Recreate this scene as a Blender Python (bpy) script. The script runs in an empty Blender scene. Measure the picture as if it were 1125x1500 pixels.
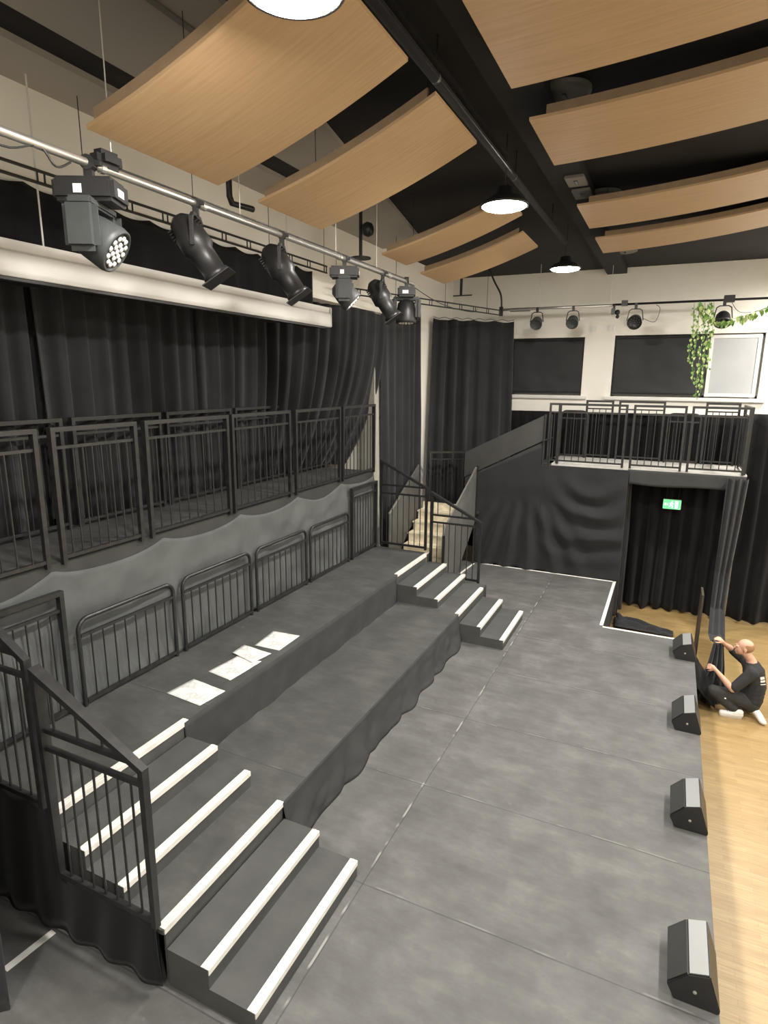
import bpy, bmesh, math, random
from mathutils import Vector, Matrix, noise
random.seed(7)
SC = bpy.context.scene
C = SC.collection
PI = math.pi

# ------------------------------------------------------------------ camera
yaw, pitch, roll, FPX = -0.439389, 0.216345, -0.0086946, 882.54
f = Vector((math.sin(yaw)*math.cos(pitch), math.cos(yaw)*math.cos(pitch), -math.sin(pitch)))
r = Vector((math.cos(yaw), -math.sin(yaw), 0)); d = f.cross(r)
r2 = math.cos(roll)*r + math.sin(roll)*d; d2 = -math.sin(roll)*r + math.cos(roll)*d
cam_d = bpy.data.cameras.new('camera'); cam = bpy.data.objects.new('camera', cam_d); C.objects.link(cam)
M = Matrix((r2, -d2, -f)).transposed().to_4x4(); M.translation = Vector((0, 0, 3.6))
cam.matrix_world = M
cam_d.sensor_fit = 'VERTICAL'; cam_d.sensor_height = 36; cam_d.lens = FPX/1500*36
cam_d.clip_start = 0.05; cam_d.clip_end = 60
SC.camera = cam
# ------------------------------------------------------------------ light and exposure
SC.view_settings.view_transform = 'Standard'; SC.view_settings.look = 'None'
SC.view_settings.gamma = 1; SC.view_settings.use_curve_mapping = False
SC.view_settings.exposure = 0.85
LAMP_STRENGTH = 225.0
LAMPS = [(-1.62, -1.05), (-1.62, 2.5), (-1.62, 6.05), (-1.62, 9.6),
         (2.2, -1.05), (2.2, 2.5), (2.2, 6.05), (2.2, 9.6), (2.2, 12.4), (5.4, 6.05), (5.4, 9.6)]  # right-row lamp by the far wall is added, unseen, to brighten that wall
w = bpy.data.worlds.new('world'); SC.world = w; w.use_nodes = True
w.node_tree.nodes['Background'].inputs[0].default_value = (0.9, 0.92, 1, 1)
w.node_tree.nodes['Background'].inputs[1].default_value = 0.15

# ------------------------------------------------------------------ materials
def mat(name, col, rough=0.6, metal=0.0, var=0.0, scale=6.0, bump=0.0, bscale=40.0, spec=0.5, emit=None, sheen=0.0, stretch=None):
    m = bpy.data.materials.new(name); m.use_nodes = True
    nt = m.node_tree; b = nt.nodes['Principled BSDF']
    b.inputs['Base Color'].default_value = (*col, 1); b.inputs['Roughness'].default_value = rough
    b.inputs['Metallic'].default_value = metal; b.inputs['Specular IOR Level'].default_value = spec
    if sheen: b.inputs['Sheen Weight'].default_value = sheen
    tc = nt.nodes.new('ShaderNodeTexCoord'); mp = nt.nodes.new('ShaderNodeMapping')
    nt.links.new(tc.outputs['Object'], mp.inputs[0])
    if stretch: mp.inputs['Scale'].default_value = stretch
    if var:
        n = nt.nodes.new('ShaderNodeTexNoise'); n.inputs['Scale'].default_value = scale; n.inputs['Detail'].default_value = 6
        nt.links.new(mp.outputs[0], n.inputs['Vector'])
        rp = nt.nodes.new('ShaderNodeValToRGB')
        rp.color_ramp.elements[0].position = .3; rp.color_ramp.elements[1].position = .7
        rp.color_ramp.elements[0].color = (*[c*(1-var) for c in col], 1)
        rp.color_ramp.elements[1].color = (*[min(1, c*(1+var)) for c in col], 1)
        nt.links.new(n.outputs[0], rp.inputs[0]); nt.links.new(rp.outputs[0], b.inputs['Base Color'])
    if bump:
        n2 = nt.nodes.new('ShaderNodeTexNoise'); n2.inputs['Scale'].default_value = bscale; n2.inputs['Detail'].default_value = 4
        nt.links.new(mp.outputs[0], n2.inputs['Vector'])
        bp = nt.nodes.new('ShaderNodeBump'); bp.inputs['Strength'].default_value = bump; bp.inputs['Distance'].default_value = .01
        nt.links.new(n2.outputs[0], bp.inputs['Height']); nt.links.new(bp.outputs[0], b.inputs['Normal'])
    if emit:
        b.inputs['Emission Color'].default_value = (*emit[0], 1); b.inputs['Emission Strength'].default_value = emit[1]
    return m

def ramp(nt, pts):
    n = nt.nodes.new('ShaderNodeValToRGB'); cr = n.color_ramp
    while len(cr.elements) < len(pts): cr.elements.new(.5)
    for e, (p, c) in zip(cr.elements, pts): e.position = p; e.color = (*c, 1)
    return n
def mathn(nt, op, a, b=None, c=None):
    n = nt.nodes.new('ShaderNodeMath'); n.operation = op
    for i, v in enumerate((a, b, c)):
        if v is None: continue
        if isinstance(v, (int, float)): n.inputs[i].default_value = v
        else: nt.links.new(v, n.inputs[i])
    return n.outputs[0]
def mixc(nt, fac, a, b, mode='MIX'):
    n = nt.nodes.new('ShaderNodeMix'); n.data_type = 'RGBA'; n.blend_type = mode
    for i, v in ((0, fac), (6, a), (7, b)):
        if isinstance(v, (int, float)): n.inputs[i].default_value = v
        elif isinstance(v, tuple): n.inputs[i].default_value = (*v, 1)
        else: nt.links.new(v, n.inputs[i])
    return n.outputs[2]

def deck_material(name, col, xs=(), y0=None, pitch_y=1.22):
    """matt black hardboard: cloudy scuffs, light scratches, thin seams between the sheets"""
    m = bpy.data.materials.new(name); m.use_nodes = True; nt = m.node_tree; b = nt.nodes['Principled BSDF']
    tc = nt.nodes.new('ShaderNodeTexCoord'); sp = nt.nodes.new('ShaderNodeSeparateXYZ'); nt.links.new(tc.outputs['Object'], sp.inputs[0])
    n = nt.nodes.new('ShaderNodeTexNoise'); n.inputs['Scale'].default_value = 2.2; n.inputs['Detail'].default_value = 9; n.inputs['Roughness'].default_value = .62
    nt.links.new(tc.outputs['Object'], n.inputs[0])
    rp = ramp(nt, [(.3, tuple(c*.80 for c in col)), (.5, col), (.72, tuple(c*1.35 for c in col))]); nt.links.new(n.outputs[0], rp.inputs[0])
    out = rp.outputs[0]
    ms = nt.nodes.new('ShaderNodeMapping'); ms.inputs['Scale'].default_value = (1.2, 3.2, 1); ms.inputs['Rotation'].default_value = (0, 0, .12); nt.links.new(tc.outputs['Object'], ms.inputs[0])
    ns = nt.nodes.new('ShaderNodeTexNoise'); ns.inputs['Scale'].default_value = 2.4; ns.inputs['Detail'].default_value = 10; ns.inputs['Roughness'].default_value = .7; nt.links.new(ms.outputs[0], ns.inputs[0])
    rs = ramp(nt, [(.36, (.78, .78, .78)), (.5, (1, 1, 1)), (.66, (1.35, 1.35, 1.33))]); nt.links.new(ns.outputs[0], rs.inputs[0])
    out = mixc(nt, .5, out, rs.outputs[0], 'MULTIPLY')
    # scattered pale specks and scuffs
    n3 = nt.nodes.new('ShaderNodeTexNoise'); n3.inputs['Scale'].default_value = 9; n3.inputs['Detail'].default_value = 3; nt.links.new(tc.outputs['Object'], n3.inputs[0])
    r3 = ramp(nt, [(.70, (0, 0, 0)), (.80, (.6, .6, .6))]); nt.links.new(n3.outputs[0], r3.inputs[0])
    out = mixc(nt, mathn(nt, 'MULTIPLY', r3.outputs[0], .55), out, tuple(min(1, c*2.0) for c in col))
    wob = nt.nodes.new('ShaderNodeTexNoise'); wob.inputs['Scale'].default_value = 1.3; nt.links.new(tc.outputs['Object'], wob.inputs[0])
    wv = mathn(nt, 'MULTIPLY', mathn(nt, 'SUBTRACT', wob.outputs[0], .5), .03)
    dn = nt.nodes.new('ShaderNodeTexNoise'); dn.inputs['Scale'].default_value = 3.5; nt.links.new(tc.outputs['Object'], dn.inputs[0])
    dash = ramp(nt, [(.50, (0, 0, 0)), (.58, (1, 1, 1))]); nt.links.new(dn.outputs[0], dash.inputs[0])
    def line(val, wd): return mathn(nt, 'LESS_THAN', mathn(nt, 'ABSOLUTE', val), wd)
    for x in xs:
        v = mathn(nt, 'ADD', mathn(nt, 'SUBTRACT', sp.outputs[0], x), wv)
        out = mixc(nt, mathn(nt, 'MULTIPLY', line(v, .005), .45), out, (.02, .02, .02))
        out = mixc(nt, mathn(nt, 'MULTIPLY', mathn(nt, 'MULTIPLY', line(mathn(nt, 'ADD', v, .012), .008), dash.outputs[0]), .6), out, tuple(min(1, c*3.5) for c in col))
    if y0 is not None:
        v = mathn(nt, 'ADD', mathn(nt, 'SUBTRACT', sp.outputs[1], y0), wv)
        v = mathn(nt, 'SUBTRACT', mathn(nt, 'FLOORED_MODULO', mathn(nt, 'ADD', v, pitch_y/2), pitch_y), pitch_y/2)
        out = mixc(nt, mathn(nt, 'MULTIPLY', mathn(nt, 'MULTIPLY', line(v, .005), mathn(nt, 'ADD', dn.outputs[0], .1)), .75), out, (.02, .02, .02))
        out = mixc(nt, mathn(nt, 'MULTIPLY', mathn(nt, 'MULTIPLY', line(mathn(nt, 'ADD', v, -.012), .007), dash.outputs[0]), .35), out, tuple(min(1, c*2.5) for c in col))
    nt.links.new(out, b.inputs['Base Color']); b.inputs['Roughness'].default_value = .62; b.inputs['Specular IOR Level'].default_value = .35
    bp = nt.nodes.new('ShaderNodeBump'); bp.inputs['Strength'].default_value = .25; bp.inputs['Distance'].default_value = .004
    n4 = nt.nodes.new('ShaderNodeTexNoise'); n4.inputs['Scale'].default_value = 60; nt.links.new(tc.outputs['Object'], n4.inputs[0])
    nt.links.new(n4.outputs[0], bp.inputs['Height']); nt.links.new(bp.outputs[0], b.inputs['Normal'])
    return m

def parquet_material():
    m = bpy.data.materials.new('strip_wood_floor'); m.use_nodes = True; nt = m.node_tree; b = nt.nodes['Principled BSDF']
    tc = nt.nodes.new('ShaderNodeTexCoord'); mp = nt.nodes.new('ShaderNodeMapping')
    nt.links.new(tc.outputs['Object'], mp.inputs[0])
    br = nt.nodes.new('ShaderNodeTexBrick'); nt.links.new(mp.outputs[0], br.inputs[0])
    br.inputs['Scale'].default_value = 1; br.inputs['Brick Width'].default_value = .42; br.inputs['Row Height'].default_value = .062
    br.inputs['Mortar Size'].default_value = .0012; br.inputs['Bias'].default_value = -.2
    br.inputs['Color1'].default_value = (.38, .27, .120, 1); br.inputs['Color2'].default_value = (.32, .21, .085, 1); br.inputs['Mortar'].default_value = (.30, .17, .06, 1)
    mp2 = nt.nodes.new('ShaderNodeMapping'); mp2.inputs['Scale'].default_value = (3, 45, 1); nt.links.new(tc.outputs['Object'], mp2.inputs[0])
    n = nt.nodes.new('ShaderNodeTexNoise'); n.inputs['Scale'].default_value = 1.4; n.inputs['Detail'].default_value = 6; nt.links.new(mp2.outputs[0], n.inputs[0])
    rp = ramp(nt, [(.3, (.78, .78, .78)), (.7, (1.15, 1.15, 1.15))]); nt.links.new(n.outputs[0], rp.inputs[0])
    out = mixc(nt, .8, br.outputs[0], rp.outputs[0], 'MULTIPLY')
    nt.links.new(out, b.inputs['Base Color']); b.inputs['Roughness'].default_value = .38
    return m

def veneer_material():
    m = bpy.data.materials.new('beech_veneer'); m.use_nodes = True; nt = m.node_tree; b = nt.nodes['Principled BSDF']
    tc = nt.nodes.new('ShaderNodeTexCoord'); mp = nt.nodes.new('ShaderNodeMapping'); mp.inputs['Scale'].default_value = (1.2, 26, 4)
    nt.links.new(tc.outputs['Object'], mp.inputs[0])
    n = nt.nodes.new('ShaderNodeTexNoise'); n.inputs['Scale'].default_value = 1.6; n.inputs['Detail'].default_value = 8; nt.links.new(mp.outputs[0], n.inputs[0])
    rp = ramp(nt, [(.3, (.52, .345, .185)), (.7, (.60, .41, .235))]); nt.links.new(n.outputs[0], rp.inputs[0])
    nt.links.new(rp.outputs[0], b.inputs['Base Color']); b.inputs['Roughness'].default_value = .5
    return m

def paper_material():
    m = bpy.data.materials.new('printed_paper'); m.use_nodes = True; nt = m.node_tree; b = nt.nodes['Principled BSDF']
    tc = nt.nodes.new('ShaderNodeTexCoord')
    n = nt.nodes.new('ShaderNodeTexNoise'); n.inputs['Scale'].default_value = 7; n.inputs['Detail'].default_value = 5; nt.links.new(tc.outputs['Object'], n.inputs[0])
    rp = ramp(nt, [(.52, (.72, .72, .70)), (.60, (.54, .54, .54)), (.66, (.72, .72, .70))]); nt.links.new(n.outputs[0], rp.inputs[0])
    nt.links.new(rp.outputs[0], b.inputs['Base Color']); b.inputs['Roughness'].default_value = .8
    return m

MT = dict(
    stage=deck_material('black_stage_hardboard', (.108, .108, .105), xs=(-1.70,), y0=3.31),
    tier=deck_material('black_tier_hardboard', (.068, .070, .067), y0=4.0, pitch_y=2.44),
    step=mat('black_painted_step', (.062, .064, .062), .6, var=.15, scale=5, bump=.2),
    drape=mat('black_drape_cloth', (.027, .0275, .030), .95, var=.12, scale=3, bump=.35, bscale=180, spec=.15, sheen=.12),
    serge=mat('black_wool_serge', (.009, .009, .010), .95, var=.15, scale=3, bump=.3, bscale=160, spec=.12, sheen=.08),
    tskirt=mat('black_tier_skirt_cloth', (.045, .047, .047), .9, var=.12, scale=4, bump=.3, bscale=200, spec=.2),
    skirt=mat('grey_black_skirt_cloth', (.095, .101, .100), .9, var=.12, scale=4, bump=.3, bscale=200, spec=.2),
    metal=mat('black_powder_coat', (.019, .019, .0195), .38, var=.35, scale=14, spec=.5),
    dark=mat('black_plastic', (.018, .018, .019), .42),
    cast=mat('dark_grey_casting', (.055, .06, .062), .5, var=.1, scale=10),
    alu=mat('aluminium_tube', (.66, .65, .62), .32, metal=.85, var=.06, scale=8),
    nosing=mat('pale_ribbed_nosing', (.72, .71, .66), .5, var=.08, scale=12),
    white=mat('white_painted_metal', (.72, .71, .68), .4, var=.04, scale=4),
    cream=mat('cream_wall_paint', (.90, .87, .79), .85, var=.03, scale=1.2, bump=.05),
    ceil=mat('black_painted_ceiling', (.011, .0105, .0115), .85, var=.3, scale=2, bump=.3, bscale=12),
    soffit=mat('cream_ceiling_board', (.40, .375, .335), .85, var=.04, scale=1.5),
    ply=mat('grey_painted_plywood', (.10, .10, .094), .6, var=.18, scale=3, bump=.1),
    plydk=mat('black_plywood', (.034, .035, .034), .6, var=.2, scale=4),
    tread=mat('pale_timber_tread', (.82, .74, .56), .6, var=.2, scale=9),
    gdeck=mat('grey_gallery_deck', (.48, .47, .44), .7, var=.15, scale=4),
    tape=mat('white_gaffer_tape', (.82, .82, .78), .7, var=.05, scale=10),
    blind=mat('black_roller_blind', (.022, .022, .024), .7, var=.12, scale=2, bump=.3, bscale=3),
    pane=mat('frosted_white_pane', (.40, .41, .42), .45, var=.05, scale=2),
    leaf=mat('green_plastic_leaf', (.16, .33, .07), .5, var=.4, scale=20),
    leafp=mat('pale_green_plastic_leaf', (.50, .62, .25), .5, var=.3, scale=20),
    lamp=mat('lamp_diffuser', (1, .93, .82), .5, emit=((1.0, .95, .875), LAMP_STRENGTH)),
    exit=mat('exit_sign_face', (.1, .7, .3), .5, emit=((.25, 1.0, .38), .42)),
    exitw=mat('exit_sign_symbol', (.9, 1, .9), .5, emit=((.85, 1.0, .88), .9)),
    lens=mat('lamp_lens_white', (.85, .85, .85), .25),
    glass=mat('fixture_lens_dark', (.05, .05, .06), .12, spec=.8),
    skin=mat('skin', (.62, .36, .25), .55, var=.08, scale=8),
    hair=mat('short_fair_hair', (.34, .19, .10), .8),
    shirt=mat('black_cotton', (.022, .022, .024), .9, var=.2, scale=12),
    trousers=mat('black_work_cloth', (.028, .028, .028), .85, var=.2, scale=12),
    shoe=mat('white_trainer', (.74, .72, .70), .6, var=.06, scale=20),
    sole=mat('pale_rubber', (.60, .57, .52), .7),
    wood=parquet_material(), veneer=veneer_material(), paper=paper_material(),
    rim=mat('veneer_edge', (.30, .21, .13), .7, var=.1, scale=8),
    disc=mat('grey_grille', (.20, .19, .17), .6),
)

# ------------------------------------------------------------------ mesh helpers
class MB:
    def __init__(s): s.bm = bmesh.new()
    def box(s, x0, y0, z0, x1, y1, z1, rot=None, bev=0):
        t = bmesh.new(); bmesh.ops.create_cube(t, size=1)
        for v in t.verts: v.co = Vector(((x0+x1)/2+v.co.x*(x1-x0), (y0+y1)/2+v.co.y*(y1-y0), (z0+z1)/2+v.co.z*(z1-z0)))
        if bev: bmesh.ops.bevel(t, geom=t.edges[:], offset=bev, segments=2, affect='EDGES')
        return s._add(t, rot)
    def _add(s, t, rot=None):
        if rot is not None: bmesh.ops.transform(t, matrix=rot, verts=t.verts)
        me = bpy.data.meshes.new('tmp'); t.to_mesh(me); t.free(); s.bm.from_mesh(me); bpy.data.meshes.remove(me); return s
    def tube(s, pts, rad, seg=8, cap=True, square=False):
        pts = [Vector(p) for p in pts]; n = len(pts)
        rads = rad if isinstance(rad, (list, tuple)) else [rad]*n
        if square: seg = 4
        rings = []; up = None
        for i, p in enumerate(pts):
            a = pts[i]-pts[i-1] if i else pts[1]-pts[0]; b = pts[i+1]-pts[i] if i < n-1 else a
            t = (a.normalized()+b.normalized()); t = t.normalized() if t.length > 1e-6 else a.normalized()
            if up is None:
                up = Vector((0, 0, 1)) if abs(t.z) < .9 else Vector((0, 1, 0))
            x = up.cross(t)
            if x.length < 1e-4: x = Vector((1, 0, 0)).cross(t)
            x.normalize(); y = t.cross(x).normalized(); up = y
            k = 1.0
            if 0 < i < n-1:
                c = a.normalized().dot(t); k = 1/max(c, .5)
            ring = []
            for j in range(seg):
                an = 2*PI*(j+(.5 if square else 0))/seg
                rr = rads[i]*(math.sqrt(2) if square else 1)
                ring.append(s.bm.verts.new(p+(x*math.cos(an)+y*math.sin(an))*rr*(k if square else 1)))
            rings.append(ring)
        for a, b in zip(rings, rings[1:]):
            for j in range(seg): s.bm.faces.new((a[j], a[(j+1) % seg], b[(j+1) % seg], b[j]))
        if cap: s.bm.faces.new(rings[0][::-1]); s.bm.faces.new(rings[-1])
        return s
    def prism(s, prof, axis, a0, a1, bev=0):
        """closed 2D profile extruded along axis ('x','y','z')"""
        t = bmesh.new()
        def P(u, v, a): return {'x': (a, u, v), 'y': (u, a, v), 'z': (u, v, a)}[axis]
        A = [t.verts.new(P(u, v, a0)) for u, v in prof]; B = [t.verts.new(P(u, v, a1)) for u, v in prof]
        t.faces.new(A); t.faces.new(B[::-1]); n = len(prof)
        for i in range(n): t.faces.new((A[i], B[i], B[(i+1) % n], A[(i+1) % n]))
        bmesh.ops.recalc_face_normals(t, faces=t.faces[:])
        if bev: bmesh.ops.bevel(t, geom=t.edges[:], offset=bev, segments=2, affect='EDGES')
        return s._add(t)
    def lathe(s, prof, seg=24, mtx=None):
        t = bmesh.new(); rings = []
        for rr, z in prof:
            if rr < 1e-5: rings.append([t.verts.new((0, 0, z))])
            else: rings.append([t.verts.new((rr*math.cos(2*PI*j/seg), rr*math.sin(2*PI*j/seg), z)) for j in range(seg)])
        for a, b in zip(rings, rings[1:]):
            for j in range(seg):
                k = (j+1) % seg
                if len(a) == 1 and len(b) == 1: continue
                if len(a) == 1: t.faces.new((a[0], b[j], b[k]))
                elif len(b) == 1: t.faces.new((a[j], a[k], b[0]))
                else: t.faces.new((a[j], a[k], b[k], b[j]))
        bmesh.ops.recalc_face_normals(t, faces=t.faces[:])
        return s._add(t, mtx)
    def ball(s, c, rad, sub=2):
        t = bmesh.new(); bmesh.ops.create_icosphere(t, subdivisions=sub, radius=1)
        rad = (rad,)*3 if isinstance(rad, (int, float)) else rad
        for v in t.verts: v.co = Vector((c[0]+v.co.x*rad[0], c[1]+v.co.y*rad[1], c[2]+v.co.z*rad[2]))
        return s._add(t)
    def grid(s, fn, nu, nv):
        """fn(u, v) -> point, u and v in 0..1"""
        V = [[s.bm.verts.new(fn(i/nu, j/nv)) for j in range(nv+1)] for i in range(nu+1)]
        for i in range(nu):
            for j in range(nv): s.bm.faces.new((V[i][j], V[i+1][j], V[i+1][j+1], V[i][j+1]))
        return s
    def build(s, name, m, parent=None, smooth=False, solid=0, loc=None):
        me = bpy.data.meshes.new(name); s.bm.to_mesh(me); s.bm.free()
        me.materials.append(m)
        if smooth:
            for p in me.polygons: p.use_smooth = True
        o = bpy.data.objects.new(name, me); C.objects.link(o)
        if parent is not None: o.parent = parent
        if loc is not None: o.location = loc
        if solid:
            md = o.modifiers.new('thickness', 'SOLIDIFY'); md.thickness = solid; md.offset = 0
        return o
def tag(o, label=None, cat=None, group=None, kind=None):
    for k, v in (('label', label), ('category', cat), ('group', group), ('kind', kind)):
        if v: o[k] = v
    return o
def thing(name, label, cat, loc=(0, 0, 0), rz=0, group=None):
    o = bpy.data.objects.new(name, None); C.objects.link(o); o.location = loc; o.rotation_euler = (0, 0, rz); o.empty_display_size = .1
    return tag(o, label, cat, group)
def struct(o): o['kind'] = 'structure'; return o
def dup(root, loc=None, rz=None, label=None, group=None):
    q = root.copy(); C.objects.link(q)
    if loc is not None: q.location = loc
    if rz is not None: q.rotation_euler = (0, 0, rz)
    if label: q['label'] = label
    if group: q['group'] = group
    for ch in list(root.children):
        c = ch.copy(); C.objects.link(c); c.parent = q
        for g in ch.children:
            e = g.copy(); C.objects.link(e); e.parent = c
    return q
def sub(o, t): return tuple(a-b for a, b in zip(o, t))

FLOOR = -0.70      # sprung hall floor below the stage
CEIL = 5.82
WX = -4.72         # left wall plane
WY = 13.6          # far wall plane
# ------------------------------------------------------------------ structure
struct(MB().box(-7.2, -4, FLOOR-.1, 7.2, WY+.3, FLOOR).build('floor', MT['wood']))
struct(MB().box(-7.2, -4, CEIL, 7.2, WY+.3, CEIL+.1).build('ceiling', MT['ceil']))
# cream boarded ceiling over the left of the hall, with dark recessed slots left between the boards
def bnd(y): return -2.2-.197*(y-1)
slots = [(-4.17, -3.93, -2.6, 5.45)]
m = MB()
def strip(xa, xb, ya, yb, diag=False):
    if diag: m.prism([(xa, ya), (bnd(ya), ya), (bnd(yb), yb), (xa, yb)], 'z', CEIL-.05, CEIL)
    else: m.box(xa, ya, CEIL-.05, xb, yb, CEIL)
strip(WX, -4.20, -4, 9.9); strip(-4.20, -3.84, -4, 1.2); strip(-4.20, -3.84, 6.3, 9.9)
strip(-3.84, 0, -4, 9.3, True)
struct(m.build('trim_1', MT['soffit']))
struct(MB().box(-3.03, -4, CEIL-.062, -2.98, 3.9, CEIL-.05).build('trim_2', MT['disc']))
# dark downstand beam running away from the camera
struct(MB().box(-1.45, -4, CEIL-.11, -1.08, WY, CEIL).build('trim_3', MT['ceil']))
# left wall: solid beyond the alcove, a header over it, alcove back wall
m = MB()
m.box(WX-.25, 9.6, FLOOR, WX, WY+.3, CEIL); m.box(WX-.25, -4, 4.72, WX, 9.6, CEIL)
struct(m.build('wall_left', MT['cream']))
struct(MB().box(-6.2, -4, FLOOR, -6.05, 9.85, CEIL).build('wall_alcove', MT['cream']))
struct(MB().box(-6.05, 9.62, FLOOR, WX-.25, 9.85, CEIL).build('wall_alcove_end', MT['cream']))
struct(MB().box(WX-.27, 9.58, FLOOR, WX+.012, 9.80, 4.72).build('wall_edge_shade', mat('painted_corner_shade', (.34, .33, .29), .8, var=.15, scale=3)))  # cream wall edge in shade: the shade is put into this box's colour
# far wall with two window openings
W1 = (-3.30, -1.79, 3.30, 4.50); W2 = (-1.20, 1.45, 3.30, 4.52)
m = MB(); y0, y1 = WY, WY+.3
m.box(WX-.25, y0, FLOOR, 7.2, y1, 3.30); m.box(WX-.25, y0, 4.52, 7.2, y1, CEIL)
m.box(WX-.25, y0, 3.30, W1[0], y1, 4.52); m.box(W1[1], y0, 3.30, W2[0], y1, 4.52); m.box(W2[1], y0, 3.30, 7.2, y1, 4.52)
m.box(W1[0], y0, 4.50, W1[1], y1, 4.52)
struct(m.build('wall_back', MT['cream']))
struct(MB().box(7.2, -4, FLOOR, 7.4, WY+.3, CEIL).build('wall_right', MT['cream']))
struct(MB().box(-7.2, -4.2, FLOOR, 7.4, -4, CEIL).build('wall_front', MT['cream']))

def window(name, x0, x1, z0, z1, split=None):
    t = bpy.data.objects.new(name, None); C.objects.link(t); t.location = ((x0+x1)/2, WY+.1, z0); struct(t)
    L = t.location
    m = MB(); ww = .05
    for a in ((x0, z0, x1, z0+ww), (x0, z1-ww, x1, z1), (x0, z0, x0+ww, z1), (x1-ww, z0, x1, z1)):
        m.box(a[0]-L.x, .06, a[1]-L.z, a[2]-L.x, .13, a[3]-L.z)
    if split: m.box(split-.04-L.x, .06, 0, split+.04-L.x, .13, z1-z0)
    m.build('window_frame', MT['white'], t)
    MB().box(x0+ww-L.x, .09, ww, x1-ww-L.x, .1, z1-z0-ww).build('pane', MT['pane'], t)
    MB().box(x0-.12-L.x, -.18, -.07, x1+.12-L.x, .05, -.005, bev=.008).build('window_sill', MT['white'], t)
    return t
window('window_1', *W1); window('window_2', *W2, split=.5)
def blind(x0, x1, z0, z1, label):
    t = thing('roller_blind', label, 'blind', (x0, WY+.03, z1))
    def fn(u, v):
        x = u*(x1-x0); z = -.04-v*(z1-z0-.07)
        return (x, .012*noise.noise(Vector((x*3+x0, z*5, 1)))+.018*math.sin(x*5+z*3)*v*(1-v)*2, z)
    MB().grid(fn, 40, 24).build('blind_cloth', MT['blind'], t, True, .003)
    MB().tube([(0, .01, -.03), (x1-x0, .01, -.03)], .028, 12).build('roller', MT['dark'], t)
    MB().box(0, -.008, -(z1-z0)+.01, x1-x0, .012, -(z1-z0)+.035).build('bottom_bar', MT['dark'], t)
blind(W1[0]+.01, W1[1]-.01, 3.32, 4.49, 'black roller blind pulled down over the window beside the tall corner curtain')
blind(W2[0]+.01, .50, 3.32, 4.51, 'black roller blind pulled down over the window, next to the uncovered white pane')
# uncovered casement with a white pane
t = thing('white_window_panel', 'white framed translucent window panel right of the hanging ivy', 'window panel', (.54, WY+.0, 3.33))
m = MB(); X, Z = .86, 1.16
for a in ((0, 0, X, .06), (0, Z-.06, X, Z), (0, .06, .06, Z-.06), (X-.06, .06, X, Z-.06)): m.box(a[0], 0, a[1], a[2], .05, a[3])
m.build('frame', MT['white'], t); MB().box(.06, .015, .06, X-.06, .03, Z-.06).build('panel', MT['pane'], t)

# ------------------------------------------------------------------ stage decks
EX = .60
t = thing('stage', 'large low black stage floor of scuffed hardboard sheets beside the wooden floor', 'stage', (0, 0, 0))
m = MB(); H = .03
m.box(-4.70, -3.9, -H, -.62, 11.4, 0); m.box(-.62, -3.9, -H, EX, 9.1, 0)
m.build('deck', MT['stage'], t)
m = MB()
for a in ((EX-.02, -3.9, EX-.005, 9.1), (-.62, 9.085, EX-.02, 9.1), (-.64, 9.1, -.625, 11.4), (-3.2, 11.37, -.64, 11.385)): m.box(a[0], a[1], FLOOR, a[2], a[3], -H)
m.build('skirt', MT['serge'], t)
def tape(name, label, a, b, wd, z=0.0):
    a = Vector((*a, 0)); b = Vector((*b, 0)); dd = (b-a).normalized(); nn = Vector((-dd.y, dd.x, 0))*wd/2
    m = MB(); q = [a-nn, b-nn, b+nn, a+nn]
    m.prism([(p.x-a.x, p.y-a.y) for p in q], 'z', 0.0005, .003)
    return tag(m.build(name, MT['tape'], loc=(a.x, a.y, z)), label, 'tape')
tape('edge_tape', 'white tape along the stage edge at the foot of the swagged drape', (-3.15, 11.37), (-.64, 11.37), .045)
tape('edge_tape', 'white tape along the short stage edge running away beside the dark opening', (-.645, 11.39), (-.645, 9.13), .05)
tape('edge_tape', 'white tape along the stage edge ending at the farthest wedge speaker', (-.62, 9.075), (.36, 9.075), .045)
tape('edge_tape', 'short white tape at the foot of the ply stair side beyond the steps', (-3.3, 11.3), (-3.35, 10.45), .04)
tape('floor_tape', 'short white tape strip on the shadowed floor at bottom left', (-3.40, 1.76), (-3.37, 2.07), .05)

def wrinkle(x, y, z, amp, sc=1.0):
    return amp*(noise.noise(Vector((x*sc, y*sc, z*sc)))+.5*noise.noise(Vector((x*sc*2.3+5, y*sc*2.3, z*sc*2.3))))
struct(MB().box(-6.05, -4, FLOOR, -4.725, 9.6, 0).build('floor_alcove', MT['ceil']))
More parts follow.
